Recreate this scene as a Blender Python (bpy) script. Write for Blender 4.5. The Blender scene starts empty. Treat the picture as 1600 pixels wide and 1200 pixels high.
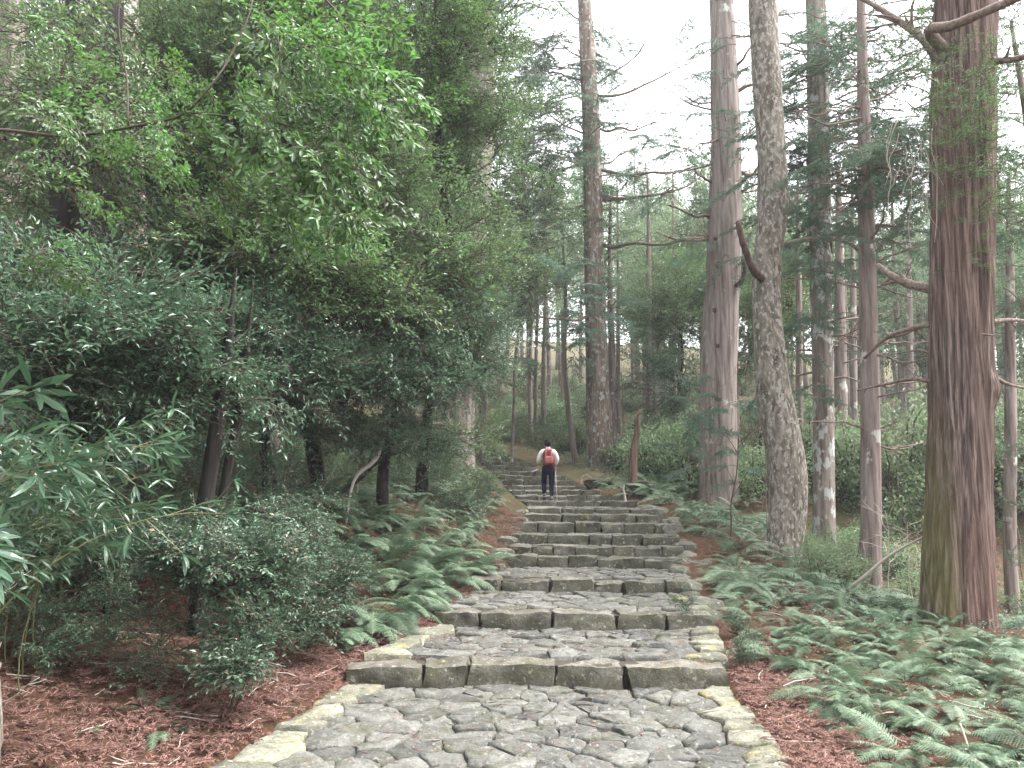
import bpy, math, random
import numpy as np
from mathutils import Matrix, Vector, noise

# ------------------------------------------------------------------ camera, sky, sun, exposure
SC = bpy.context.scene
COL = SC.collection
F_PX, EYE, PITCH = 1256.0, 2.1, math.atan(175 / 1256.0)      # for a 1600 px wide picture
cam_d = bpy.data.cameras.new('camera')
cam_d.sensor_width = 36.0
cam_d.lens = 36.0 * F_PX / 1600.0
cam_d.clip_start, cam_d.clip_end = 0.05, 2000.0
cam = bpy.data.objects.new('camera', cam_d)
COL.objects.link(cam)
cam.location = (0, 0, EYE)
cam.rotation_euler = (math.pi / 2 + PITCH, 0, 0)
SC.camera = cam

HAZE = 0.0007
SUN_EL, SUN_AZ = math.radians(62), math.radians(82)          # azimuth measured from +Y towards +X
world = bpy.data.worlds.new('World')
SC.world = world
world.use_nodes = True
wn, wl = world.node_tree.nodes, world.node_tree.links
wn.clear()
wo = wn.new('ShaderNodeOutputWorld'); wb = wn.new('ShaderNodeBackground')
sk = wn.new('ShaderNodeTexSky'); sk.sky_type = 'NISHITA'; sk.sun_disc = False
sk.sun_elevation = SUN_EL; sk.sun_rotation = SUN_AZ
sk.air_density = 1.0; sk.dust_density = 4.0; sk.ozone_density = 1.0
hs = wn.new('ShaderNodeHueSaturation'); hs.inputs['Saturation'].default_value = 0.15
wl.new(sk.outputs[0], hs.inputs['Color']); wl.new(hs.outputs[0], wb.inputs[0]); wl.new(wb.outputs[0], wo.inputs[0])
wb.inputs[1].default_value = 0.15

sun_d = bpy.data.lights.new('sun', 'SUN'); sun_d.energy = 1.5; sun_d.angle = math.radians(35); sun_d.color = (1.0, 0.97, 0.92)
sun = bpy.data.objects.new('sun', sun_d); COL.objects.link(sun)
sd = Vector((math.sin(SUN_AZ) * math.cos(SUN_EL), math.cos(SUN_AZ) * math.cos(SUN_EL), math.sin(SUN_EL)))
sun.rotation_euler = sd.to_track_quat('Z', 'Y').to_euler()
sun.location = (0, 0, 60)

SC.view_settings.view_transform = 'Standard'; SC.view_settings.look = 'None'
SC.view_settings.gamma = 1.0; SC.view_settings.use_curve_mapping = False
SC.view_settings.exposure = 2.62
cy = SC.cycles
cy.max_bounces = 6; cy.diffuse_bounces = 4; cy.glossy_bounces = 2; cy.transmission_bounces = 3
cy.transparent_max_bounces = 4; cy.volume_bounces = 1
cy.use_denoising = True; cy.use_adaptive_sampling = True; cy.adaptive_threshold = 0.015
cy.sample_clamp_indirect = 6.0
cy.caustics_reflective = False; cy.caustics_refractive = False

# ------------------------------------------------------------------ small helpers
RNG = np.random.default_rng(7)
random.seed(11)
UP = np.array((0.0, 0.0, 1.0))


def P(px, py, d):
    """world point seen at pixel (of the 1600 px photograph) at horizontal distance d"""
    c, s = math.cos(PITCH), math.sin(PITCH)
    u, v = (px - 800) / F_PX, (600 - py) / F_PX
    yy = c - s * v
    zz = s + c * v
    k = d / yy
    return np.array((u * k, d, EYE + zz * k))


def unit(a):
    a = np.asarray(a, float)
    return a / (np.linalg.norm(a, axis=-1, keepdims=True) + 1e-9)


def mesh(name, V, faces, mats, midx=None, smooth=False):
    """faces: list of int arrays (n,k); midx: material index per face array"""
    me = bpy.data.meshes.new(name)
    V = np.asarray(V, np.float32)
    faces = [np.asarray(f, np.int32) for f in faces]
    keep = [i for i, f in enumerate(faces) if len(f)]
    nl = sum(faces[i].size for i in keep); nf = sum(len(faces[i]) for i in keep)
    me.vertices.add(len(V)); me.vertices.foreach_set('co', V.ravel())
    me.loops.add(nl); me.polygons.add(nf)
    me.loops.foreach_set('vertex_index', np.concatenate([faces[i].ravel() for i in keep]))
    tot = np.concatenate([np.full(len(faces[i]), faces[i].shape[1], np.int32) for i in keep])
    st = np.concatenate(([0], np.cumsum(tot)[:-1])).astype(np.int32)
    me.polygons.foreach_set('loop_start', st)
    for m in mats:
        me.materials.append(m)
    if midx is not None:
        mi = np.concatenate([np.full(len(faces[i]), midx[i], np.int32) for i in keep])
        me.polygons.foreach_set('material_index', mi)
    me.polygons.foreach_set('use_smooth', np.full(nf, bool(smooth)))
    me.update(calc_edges=True)
    return me


class MB:
    """collects geometry for ONE mesh"""
    def __init__(self):
        self.V = []; self.F = []; self.M = []; self.n = 0

    def add(self, V, faces, m=0):
        V = np.asarray(V, float).reshape(-1, 3)
        for f in faces:
            f = np.asarray(f, np.int32)
            if len(f):
                self.F.append(f + self.n); self.M.append(m)
        self.V.append(V); self.n += len(V)

    def mesh(self, name, mats, smooth=False):
        return mesh(name, np.concatenate(self.V), self.F, mats, self.M, smooth)


def obj(name, me, parent=None, loc=None, mat=None):
    o = bpy.data.objects.new(name, me)
    COL.objects.link(o)
    if parent is not None:
        o.parent = parent
    if mat is not None:
        o.matrix_basis = mat
    elif loc is not None:
        o.location = loc
    return o


def tag(o, label=None, cat=None, group=None, kind=None):
    if label: o['label'] = label
    if cat: o['category'] = cat
    if group: o['group'] = group
    if kind: o['kind'] = kind
    return o


def empty(name, loc):
    return obj(name, None, loc=tuple(float(v) for v in loc))


def smooth_path(pts, rad, n):
    pts = np.asarray(pts, float); rad = np.asarray(rad, float)
    d = np.concatenate(([0], np.cumsum(np.linalg.norm(np.diff(pts, axis=0), axis=1))))
    t = np.linspace(0, d[-1], n)
    m = np.gradient(pts, d, axis=0) if len(pts) > 2 else np.repeat((pts[1:] - pts[:1]) / d[-1], 2, axis=0)
    i = np.clip(np.searchsorted(d, t, side='right') - 1, 0, len(d) - 2)
    h = (d[i + 1] - d[i])[:, None]; s = ((t - d[i])[:, None]) / h
    out = ((2 * s**3 - 3 * s**2 + 1) * pts[i] + (s**3 - 2 * s**2 + s) * h * m[i]
           + (-2 * s**3 + 3 * s**2) * pts[i + 1] + (s**3 - s**2) * h * m[i + 1])
    return out, np.interp(t, d, rad)


def frames(C):
    T = unit(np.gradient(C, axis=0))
    n = len(C); A = np.zeros((n, 3)); B = np.zeros((n, 3))
    ref = np.array((1.0, 0, 0)) if abs(T[0][0]) < 0.8 else np.array((0, 1.0, 0))
    a = unit(ref - T[0] * ref.dot(T[0]))
    for k in range(n):
        a = unit(a - T[k] * a.dot(T[k])); A[k] = a; B[k] = np.cross(T[k], a)
    return T, A, B


def tube(C, R, ns, close=True):
    C = np.asarray(C, float); R = np.asarray(R, float)
    if R.ndim == 1: R = np.repeat(R[:, None], ns, axis=1)
    T, A, B = frames(C)
    th = np.arange(ns) / ns * 2 * math.pi
    V = C[:, None, :] + R[:, :, None] * (A[:, None, :] * np.cos(th)[None, :, None] + B[:, None, :] * np.sin(th)[None, :, None])
    n = len(C)
    i, j = np.meshgrid(np.arange(n - 1), np.arange(ns), indexing='ij')
    j2 = (j + 1) % ns
    Q = np.stack((i * ns + j, i * ns + j2, (i + 1) * ns + j2, (i + 1) * ns + j), -1).reshape(-1, 4)
    V = V.reshape(-1, 3); fs = [Q]
    if close:
        V = np.vstack((V, C[-1] + T[-1] * R[-1].mean() * .5, C[0]))
        k = (n - 1) * ns; j = np.arange(ns)
        fs.append(np.stack((k + j, k + (j + 1) % ns, np.full(ns, n * ns)), -1))
        fs.append(np.stack(((j + 1) % ns, j, np.full(ns, n * ns + 1)), -1))
    return V, fs


def wiggle(a, b, n, amp, rng, sag=0.0):
    a = np.asarray(a, float); b = np.asarray(b, float)
    t = np.linspace(0, 1, n)[:, None]
    L = np.linalg.norm(b - a)
    o = rng.normal(0, amp * L, (n, 3)); o[0] = 0
    o = np.cumsum(o, 0) / math.sqrt(n); o -= o[-1] * t
    p = a + (b - a) * t + o
    p[:, 2] += (-sag * 4 * t * (1 - t) * L)[:, 0]
    return p

# ------------------------------------------------------------------ materials


def newmat(name):
    m = bpy.data.materials.new(name); m.use_nodes = True
    nt = m.node_tree; nt.nodes.clear()
    o = nt.nodes.new('ShaderNodeOutputMaterial')
    return m, nt.nodes, nt.links, o


def ramp(N, stops, interp='LINEAR'):
    r = N.new('ShaderNodeValToRGB'); cr = r.color_ramp; cr.interpolation = interp
    while len(cr.elements) < len(stops): cr.elements.new(0.5)
    for e, (p, c) in zip(cr.elements, stops):
        e.position = p; e.color = (*c, 1) if len(c) == 3 else c
    return r


def mixc(N, L, fac, a, b, mode='MIX'):
    m = N.new('ShaderNodeMix'); m.data_type = 'RGBA'; m.blend_type = mode
    for s, v in ((m.inputs[0], fac), (m.inputs[6], a), (m.inputs[7], b)):
        if hasattr(v, 'is_linked') or hasattr(v, 'links'): L.new(v, s)
        elif isinstance(v, (int, float)): s.default_value = v
        else: s.default_value = (*v, 1)
    return m.outputs[2]


def noise_n(N, L, vec, scale, detail=4, rough=0.55, dist=0.0):
    n = N.new('ShaderNodeTexNoise'); n.inputs['Scale'].default_value = scale
    n.inputs['Detail'].default_value = detail; n.inputs['Roughness'].default_value = rough
    n.inputs['Distortion'].default_value = dist
    L.new(vec, n.inputs['Vector'])
    return n.outputs['Fac']


def objvec(N, L, sc=(1, 1, 1), kind='Object'):
    t = N.new('ShaderNodeTexCoord'); m = N.new('ShaderNodeMapping')
    m.inputs['Scale'].default_value = sc
    L.new(t.outputs[kind], m.inputs[0])
    return m.outputs[0]


def worldvec(N, L):
    g = N.new('ShaderNodeNewGeometry')
    return g.outputs['Position']


def thresh(N, L, fac, lo, hi):
    m = N.new('ShaderNodeMapRange'); m.inputs[1].default_value = lo; m.inputs[2].default_value = hi
    m.clamp = True
    L.new(fac, m.inputs[0]); return m.outputs[0]


def leaf_mat(name, dark, light, rough=0.38, transl=0.28, spec=0.5, tr_col=None, odd=None, odd_p=0.04):
    m, N, L, o = newmat(name)
    g = N.new('ShaderNodeNewGeometry'); oi = N.new('ShaderNodeObjectInfo')
    r = ramp(N, [(0.0, dark), (0.7, tuple((a + b) / 2 for a, b in zip(dark, light))), (1.0, light)])
    L.new(g.outputs['Random Per Island'], r.inputs[0])
    c = r.outputs[0]
    if odd:
        mr = N.new('ShaderNodeMath'); mr.operation = 'FRACT'
        mm = N.new('ShaderNodeMath'); mm.operation = 'MULTIPLY'; mm.inputs[1].default_value = 37.7
        L.new(g.outputs['Random Per Island'], mm.inputs[0]); L.new(mm.outputs[0], mr.inputs[0])
        cmp_ = N.new('ShaderNodeMath'); cmp_.operation = 'LESS_THAN'; cmp_.inputs[1].default_value = odd_p
        L.new(mr.outputs[0], cmp_.inputs[0])
        c = mixc(N, L, cmp_.outputs[0], c, odd)
    h = N.new('ShaderNodeHueSaturation')
    mv = N.new('ShaderNodeMapRange'); mv.inputs[3].default_value = 0.6; mv.inputs[4].default_value = 1.55
    L.new(oi.outputs['Random'], mv.inputs[0]); L.new(mv.outputs[0], h.inputs['Value'])
    mh = N.new('ShaderNodeMapRange'); mh.inputs[3].default_value = 0.475; mh.inputs[4].default_value = 0.51
    L.new(oi.outputs['Random'], mh.inputs[0]); L.new(mh.outputs[0], h.inputs['Hue'])
    L.new(c, h.inputs['Color'])
    b = N.new('ShaderNodeBsdfPrincipled'); b.inputs['Roughness'].default_value = rough
    b.inputs['Specular IOR Level'].default_value = spec
    L.new(h.outputs[0], b.inputs['Base Color'])
    t = N.new('ShaderNodeBsdfTranslucent')
    tc = mixc(N, L, 0.5, h.outputs[0], tr_col or tuple(min(1, v * 1.6) for v in light))
    L.new(tc, t.inputs[0])
    mx = N.new('ShaderNodeMixShader'); mx.inputs[0].default_value = transl
    L.new(b.outputs[0], mx.inputs[1]); L.new(t.outputs[0], mx.inputs[2]); L.new(mx.outputs[0], o.inputs[0])
    return m


def bark_mat(name, cols, sxy=9.0, sz=0.9, bump=0.6, lichen=None, lich_amt=0.5, lich_scale=3.5, moss=None,
             moss_axis=None, moss_amt=0.5, mossh=None, fine=28.0):
    m, N, L, o = newmat(name)
    v = objvec(N, L, (sxy, sxy, sz))
    n1 = noise_n(N, L, v, 1.0, 8, 0.65, 0.3)
    r = ramp(N, [(0.36, cols[0]), (0.49, cols[1]), (0.64, cols[2])]); L.new(n1, r.inputs[0])
    v2 = objvec(N, L, (1.1, 1.1, 0.35))
    n2 = noise_n(N, L, v2, 1.0, 3)
    c = mixc(N, L, thresh(N, L, n2, 0.35, 0.7), r.outputs[0], cols[3] if len(cols) > 3 else cols[1])
    c = mixc(N, L, 0.55, r.outputs[0], c)
    ov = objvec(N, L, (1, 1, 0.6))
    if moss:
        nm = noise_n(N, L, ov, 2.3, 6, 0.7)
        if moss_axis:                       # moss grows on one flank of the trunk
            sx = N.new('ShaderNodeSeparateXYZ'); tc = N.new('ShaderNodeTexCoord'); L.new(tc.outputs['Object'], sx.inputs[0])
            ax, lo, hi = moss_axis
            mr = N.new('ShaderNodeMapRange'); mr.inputs[1].default_value = lo; mr.inputs[2].default_value = hi
            L.new(sx.outputs[ax], mr.inputs[0])
            ad = N.new('ShaderNodeMath'); ad.operation = 'MULTIPLY'
            L.new(mr.outputs[0], ad.inputs[0]); L.new(thresh(N, L, nm, 0.25, 0.5), ad.inputs[1]); f = ad.outputs[0]
            if mossh:
                mr2 = N.new('ShaderNodeMapRange'); mr2.inputs[1].default_value = mossh[0]; mr2.inputs[2].default_value = mossh[1]
                mr2.inputs[3].default_value = 1.0; mr2.inputs[4].default_value = 0.0
                L.new(sx.outputs[2], mr2.inputs[0])
                a2 = N.new('ShaderNodeMath'); a2.operation = 'MULTIPLY'; L.new(f, a2.inputs[0]); L.new(mr2.outputs[0], a2.inputs[1]); f = a2.outputs[0]
            sc_ = N.new('ShaderNodeMath'); sc_.operation = 'MULTIPLY'; sc_.inputs[1].default_value = moss_amt; L.new(f, sc_.inputs[0]); f = sc_.outputs[0]
        else:
            f = thresh(N, L, nm, 0.62 - 0.2 * moss_amt, 0.72)
        c = mixc(N, L, f, c, mixc(N, L, 0.35, moss, r.outputs[0]))
    if lichen:
        nl = noise_n(N, L, ov, lich_scale, 5, 0.6)
        lo = 0.66 - 0.22 * lich_amt
        c = mixc(N, L, thresh(N, L, nl, lo, lo + 0.05), c, lichen)
    b = N.new('ShaderNodeBsdfPrincipled'); b.inputs['Roughness'].default_value = 0.9
    b.inputs['Specular IOR Level'].default_value = 0.25
    L.new(c, b.inputs['Base Color'])
    fv = objvec(N, L, (fine, fine, fine * 0.12))
    nf = noise_n(N, L, fv, 1.0, 4)
    ad = N.new('ShaderNodeMath'); ad.operation = 'ADD'; L.new(n1, ad.inputs[0])
    ml = N.new('ShaderNodeMath'); ml.operation = 'MULTIPLY'; ml.inputs[1].default_value = 0.45; L.new(nf, ml.inputs[0]); L.new(ml.outputs[0], ad.inputs[1])
    bp = N.new('ShaderNodeBump'); bp.inputs['Strength'].default_value = bump; bp.inputs['Distance'].default_value = 0.05
    L.new(ad.outputs[0], bp.inputs['Height']); L.new(bp.outputs[0], b.inputs['Normal'])
    L.new(b.outputs[0], o.inputs[0])
    return m


def stone_mat(name, base, dark, green, yel, yel_amt=0.1, green_amt=0.4, scale=1.0, moss_side=0.0):
    m, N, L, o = newmat(name)
    w = worldvec(N, L)
    oi = N.new('ShaderNodeObjectInfo')
    n1 = noise_n(N, L, w, 5.0 * scale, 8, 0.6)
    n2 = noise_n(N, L, w, 38.0, 5, 0.7)
    c = mixc(N, L, thresh(N, L, n1, 0.35, 0.68), dark, base)
    rv = N.new('ShaderNodeMapRange'); rv.inputs[3].default_value = 0.62; rv.inputs[4].default_value = 1.38
    L.new(oi.outputs['Random'], rv.inputs[0])
    h = N.new('ShaderNodeHueSaturation'); L.new(rv.outputs[0], h.inputs['Value']); L.new(c, h.inputs['Color']); c = h.outputs[0]
    ng = noise_n(N, L, w, 2.6, 8, 0.72, 0.6)
    gl = 0.66 - 0.3 * green_amt
    gf = thresh(N, L, ng, gl, gl + 0.2)
    if moss_side > 0:                       # moss and damp stain keep to the upright faces
        g = N.new('ShaderNodeNewGeometry'); sx = N.new('ShaderNodeSeparateXYZ'); L.new(g.outputs['True Normal'], sx.inputs[0])
        up = thresh(N, L, sx.outputs[2], 0.8, 0.25)
        mx_ = N.new('ShaderNodeMapRange'); mx_.inputs[1].default_value = 0.35; mx_.inputs[2].default_value = 0.85
        L.new(sx.outputs[2], mx_.inputs[0]); mx_.inputs[3].default_value = moss_side * .75; mx_.inputs[4].default_value = 0.0
        a = N.new('ShaderNodeMath'); a.operation = 'MAXIMUM'; pat = N.new('ShaderNodeMath'); pat.operation = 'MULTIPLY'; L.new(mx_.outputs[0], pat.inputs[0]); L.new(thresh(N, L, noise_n(N, L, w, 4.5, 6, 0.7, 0.6), 0.36, 0.62), pat.inputs[1])
        L.new(gf, a.inputs[0]); L.new(pat.outputs[0], a.inputs[1]); gf = a.outputs[0]
    c = mixc(N, L, gf, c, mixc(N, L, thresh(N, L, n2, 0.3, 0.7), green, tuple(v * 0.55 for v in green)))
    ny = noise_n(N, L, w, 3.1, 5, 0.6, 0.2)
    yl = 0.72 - 0.35 * yel_amt
    yf = thresh(N, L, ny, yl, yl + 0.12)
    c = mixc(N, L, yf, c, yel)
    nsp = noise_n(N, L, w, 16.0, 3, 0.5)
    c = mixc(N, L, thresh(N, L, nsp, 0.60, 0.70), c, tuple(min(1, v * 1.55) for v in base))
    b = N.new('ShaderNodeBsdfPrincipled'); b.inputs['Roughness'].default_value = 0.78
    b.inputs['Specular IOR Level'].default_value = 0.4
    c = mixc(N, L, 0.75, c, mixc(N, L, thresh(N, L, n2, 0.3, 0.7), (0.22, 0.22, 0.22), (0.78, 0.78, 0.78)), 'OVERLAY')
    L.new(c, b.inputs['Base Color'])
    ad = N.new('ShaderNodeMath'); ad.operation = 'ADD'; L.new(n1, ad.inputs[0])
    ml = N.new('ShaderNodeMath'); ml.operation = 'MULTIPLY'; ml.inputs[1].default_value = 0.45; L.new(n2, ml.inputs[0]); L.new(ml.outputs[0], ad.inputs[1])
    bp = N.new('ShaderNodeBump'); bp.inputs['Strength'].default_value = 0.9; bp.inputs['Distance'].default_value = 0.04
    L.new(ad.outputs[0], bp.inputs['Height']); L.new(bp.outputs[0], b.inputs['Normal'])
    L.new(b.outputs[0], o.inputs[0])
    return m


def flat_mat(name, c1, c2=None, rough=0.8, scale=20.0, bump=0.0, spec=0.4, island=False):
    m, N, L, o = newmat(name)
    b = N.new('ShaderNodeBsdfPrincipled'); b.inputs['Roughness'].default_value = rough
    b.inputs['Specular IOR Level'].default_value = spec
    v = objvec(N, L)
    n = noise_n(N, L, v, scale, 4)
    if island:
        g = N.new('ShaderNodeNewGeometry'); f = g.outputs['Random Per Island']
    else:
        f = n
    L.new(mixc(N, L, f, c1, c2 or tuple(v_ * 0.7 for v_ in c1)), b.inputs['Base Color'])
    if bump:
        bp = N.new('ShaderNodeBump'); bp.inputs['Strength'].default_value = bump; bp.inputs['Distance'].default_value = 0.01
        L.new(n, bp.inputs['Height']); L.new(bp.outputs[0], b.inputs['Normal'])
    L.new(b.outputs[0], o.inputs[0])
    return m


def ground_mat():
    m, N, L, o = newmat('forest_floor')
    w = worldvec(N, L)
    n1 = noise_n(N, L, w, 0.7, 5, 0.6); n2 = noise_n(N, L, w, 9.0, 8, 0.75); n3 = noise_n(N, L, w, 45.0, 4, 0.8)
    litter = mixc(N, L, n3, (0.055, 0.024, 0.014), (0.26, 0.115, 0.07))
    soil = mixc(N, L, n2, (0.025, 0.018, 0.010), (0.08, 0.055, 0.032))
    c = mixc(N, L, thresh(N, L, n2, 0.40, 0.62), soil, litter)
    green = mixc(N, L, n3, (0.02, 0.035, 0.012), (0.07, 0.10, 0.035))
    sxx = N.new('ShaderNodeSeparateXYZ'); L.new(w, sxx.inputs[0])
    fa = N.new('ShaderNodeMapRange'); fa.inputs[1].default_value = 15; fa.inputs[2].default_value = 24; fa.inputs[4].default_value = 0.22; L.new(sxx.outputs[1], fa.inputs[0])
    n1a = N.new('ShaderNodeMath'); n1a.operation = 'ADD'; L.new(n1, n1a.inputs[0]); L.new(fa.outputs[0], n1a.inputs[1]); n1 = n1a.outputs[0]
    c = mixc(N, L, thresh(N, L, n1, 0.52, 0.68), c, mixc(N, L, thresh(N, L, n2, 0.4, 0.6), c, green))
    b = N.new('ShaderNodeBsdfPrincipled'); b.inputs['Roughness'].default_value = 0.95; b.inputs['Specular IOR Level'].default_value = 0.2
    L.new(c, b.inputs['Base Color'])
    ad = N.new('ShaderNodeMath'); ad.operation = 'ADD'; L.new(n2, ad.inputs[0]); L.new(n3, ad.inputs[1])
    bp = N.new('ShaderNodeBump'); bp.inputs['Strength'].default_value = 1.0; bp.inputs['Distance'].default_value = 0.06
    L.new(ad.outputs[0], bp.inputs['Height']); L.new(bp.outputs[0], b.inputs['Normal'])
    L.new(b.outputs[0], o.inputs[0])
    return m


M = {}
M['ground'] = ground_mat()
M['bed'] = flat_mat('joint_soil', (0.050, 0.038, 0.026), (0.014, 0.012, 0.009), 0.95, 14, 0.8)
M['stone'] = stone_mat('cobble_stone', (0.108, 0.107, 0.097), (0.050, 0.049, 0.043), (0.070, 0.070, 0.034), (0.17, 0.155, 0.07), 0.15, 0.52)
M['step'] = stone_mat('step_stone', (0.132, 0.124, 0.104), (0.050, 0.045, 0.035), (0.070, 0.066, 0.026), (0.20, 0.175, 0.08), 0.22, 0.62, 1.0, 0.75)
M['kerb'] = stone_mat('lichen_kerb_stone', (0.165, 0.16, 0.125), (0.085, 0.083, 0.06), (0.09, 0.095, 0.04), (0.20, 0.175, 0.075), 0.5, 0.5)
M['rock'] = stone_mat('bank_rock', (0.13, 0.125, 0.105), (0.055, 0.053, 0.04), (0.07, 0.078, 0.032), (0.2, 0.18, 0.06), 0.2, 0.65, 1.0, 0.4)

M['evergreen'] = leaf_mat('glossy_evergreen_leaf', (0.026, 0.066, 0.026), (0.125, 0.205, 0.082), 0.42, 0.30, 0.5, odd=(0.16, 0.24, 0.05), odd_p=0.04)
M['dark_leaf'] = leaf_mat('dark_evergreen_leaf', (0.020, 0.054, 0.030), (0.092, 0.168, 0.095), 0.42, 0.24, 0.5)
M['bright_leaf'] = leaf_mat('fresh_green_leaf', (0.038, 0.092, 0.032), (0.110, 0.200, 0.065), 0.36, 0.36, 0.5, tr_col=(0.16, 0.34, 0.07))
M['small_leaf'] = leaf_mat('small_shrub_leaf', (0.020, 0.052, 0.030), (0.085, 0.145, 0.085), 0.42, 0.24, 0.5, odd=(0.25, 0.2, 0.12), odd_p=0.03)
M['bamboo'] = leaf_mat('bamboo_grass_leaf', (0.016, 0.046, 0.024), (0.072, 0.135, 0.070), 0.30, 0.28, 0.6, odd=(0.36, 0.32, 0.16), odd_p=0.02)
M['cedar'] = leaf_mat('cedar_needles', (0.035, 0.075, 0.048), (0.10, 0.165, 0.105), 0.6, 0.3, 0.3, odd=(0.17, 0.09, 0.05), odd_p=0.03)
M['hinoki'] = leaf_mat('cypress_sprays', (0.04, 0.09, 0.065), (0.11, 0.19, 0.135), 0.55, 0.3, 0.3)
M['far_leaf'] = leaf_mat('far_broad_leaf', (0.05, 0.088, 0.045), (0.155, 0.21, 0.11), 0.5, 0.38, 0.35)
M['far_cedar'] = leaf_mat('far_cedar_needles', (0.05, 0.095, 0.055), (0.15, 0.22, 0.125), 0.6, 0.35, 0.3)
M['fern'] = leaf_mat('fern_green', (0.05, 0.125, 0.06), (0.15, 0.27, 0.15), 0.48, 0.3, 0.4)
M['fern_dead'] = leaf_mat('withered_fern', (0.10, 0.045, 0.02), (0.26, 0.13, 0.07), 0.7, 0.3, 0.2)
M['litter'] = leaf_mat('fallen_cedar_sprays', (0.13, 0.078, 0.056), (0.48, 0.31, 0.235), 0.75, 0.12, 0.25, odd=(0.40, 0.26, 0.16), odd_p=0.06)
M['twig'] = flat_mat('twig_bark', (0.085, 0.06, 0.045), (0.035, 0.026, 0.02), 0.85, 30)
M['pale_twig'] = flat_mat('pale_twig_bark', (0.42, 0.37, 0.32), (0.24, 0.2, 0.17), 0.8, 12)
M['stem'] = flat_mat('green_stem', (0.07, 0.09, 0.03), (0.12, 0.10, 0.05), 0.6, 10)

M['bark_hero'] = bark_mat('old_cedar_bark', [(0.0209, 0.0143, 0.0121), (0.0968, 0.0682, 0.0583), (0.2750, 0.2035, 0.1793), (0.1430, 0.0770, 0.0594)], 20, 0.5, 1.0,
                          moss=(0.13, 0.125, 0.035), moss_axis=(0, -0.02, -0.28), moss_amt=0.85, mossh=(2.2, 5.0))
M['bark_cedar'] = bark_mat('cedar_bark', [(0.084, 0.065, 0.057), (0.192, 0.158, 0.142), (0.294, 0.255, 0.236), (0.159, 0.124, 0.111)], 10, 0.7, 0.6,
                           lichen=(0.36, 0.36, 0.33), lich_amt=0.2, lich_scale=2.0)
M['bark_grey'] = bark_mat('speckled_grey_bark', [(0.048, 0.041, 0.034), (0.156, 0.132, 0.110), (0.276, 0.240, 0.210), (0.120, 0.102, 0.078)], 9, 3.2, 0.6,
                          lichen=(0.30, 0.28, 0.25), lich_amt=0.6, lich_scale=13.0, moss=(0.06, 0.065, 0.025), moss_amt=0.5)
M['bark_lichen'] = bark_mat('lichened_cedar_bark', [(0.066, 0.053, 0.045), (0.171, 0.141, 0.121), (0.263, 0.230, 0.198), (0.145, 0.115, 0.098)], 9, 0.9, 0.6,
                            lichen=(0.36, 0.37, 0.35), lich_amt=0.62, lich_scale=3.6)
M['bark_spot'] = bark_mat('spotted_cedar_bark', [(0.06, 0.045, 0.035), (0.15, 0.115, 0.09), (0.24, 0.195, 0.16), (0.13, 0.095, 0.075)], 9, 0.9, 0.6,
                          lichen=(0.30, 0.30, 0.28), lich_amt=0.50, lich_scale=8.0)
M['bark_brown'] = bark_mat('brown_cedar_bark', [(0.077, 0.060, 0.052), (0.181, 0.144, 0.129), (0.281, 0.233, 0.214), (0.154, 0.114, 0.101)], 10, 0.8, 0.6,
                           lichen=(0.40, 0.39, 0.35), lich_amt=0.30, lich_scale=3.0)
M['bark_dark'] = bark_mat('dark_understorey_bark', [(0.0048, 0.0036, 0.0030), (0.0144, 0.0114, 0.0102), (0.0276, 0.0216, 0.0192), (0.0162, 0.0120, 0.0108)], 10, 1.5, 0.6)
M['limb'] = bark_mat('limb_bark', [(0.07, 0.05, 0.042), (0.16, 0.12, 0.10), (0.26, 0.21, 0.18), (0.14, 0.10, 0.08)], 20, 20, 0.4)
M['snag'] = bark_mat('broken_snag_wood', [(0.038, 0.023, 0.018), (0.114, 0.070, 0.053), (0.207, 0.139, 0.105), (0.068, 0.041, 0.033)], 14, 0.8, 0.7)
M['deadwood'] = bark_mat('charred_stub_wood', [(0.02, 0.012, 0.011), (0.07, 0.04, 0.035), (0.12, 0.07, 0.06)], 14, 1.5, 0.7)

# ------------------------------------------------------------------ the lie of the land
# one row per step: y of the riser, level below it, level above it, left end, right end
RISERS = [
    (9.26, 0.00, 0.235, -1.88, 2.41), (11.59, 0.28, 0.48, -1.12, 2.85), (13.66, 0.53, 0.71, -0.66, 2.95),
    (15.61, 0.75, 0.93, -0.14, 3.20), (16.30, 0.94, 1.10, -0.08, 3.36), (17.02, 1.11, 1.29, 0.00, 3.45), (17.86, 1.30, 1.50, 0.14, 3.55),
    (18.70, 1.52, 1.66, 0.28, 3.53), (19.60, 1.68, 1.81, 0.37, 3.48), (20.74, 1.83, 1.955, 0.36, 3.25), (22.9, 1.97, 2.11, 0.15, 2.95),
    (24.2, 2.12, 2.26, -0.02, 2.68), (25.5, 2.27, 2.42, -0.18, 2.38), (26.8, 2.43, 2.60, -0.30, 2.13), (28.1, 2.61, 2.79, -0.45, 1.9),
    (29.3, 2.80, 3.00, -0.62, 1.62), (30.5, 3.01, 3.20, -0.90, 1.15), (31.7, 3.21, 3.42, -1.15, 0.75), (33.0, 3.43, 3.66, -1.38, 0.3),
    (34.3, 3.67, 3.92, -1.62, -0.1), (35.6, 3.93, 4.2, -1.85, -0.6)]
_ry = np.array([r[0] for r in RISERS]); _rb = np.array([r[1] for r in RISERS]); _rt = np.array([r[2] for r in RISERS])
_ey = np.concatenate(([-12, 4.0, 6.6], _ry, [40, 60, 130]))
_exl = np.concatenate(([-3.0, -2.9, -2.42], [r[3] for r in RISERS], [-3.2, -10, -40]))
_exr = np.concatenate(([1.9, 1.9, 2.12], [r[4] for r in RISERS], [-1.9, -8, -38]))
_ez = np.concatenate(([-0.25, -0.06, -0.02], (_rb + _rt) / 2, [4.9, 10.0, 30.0]))


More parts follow.
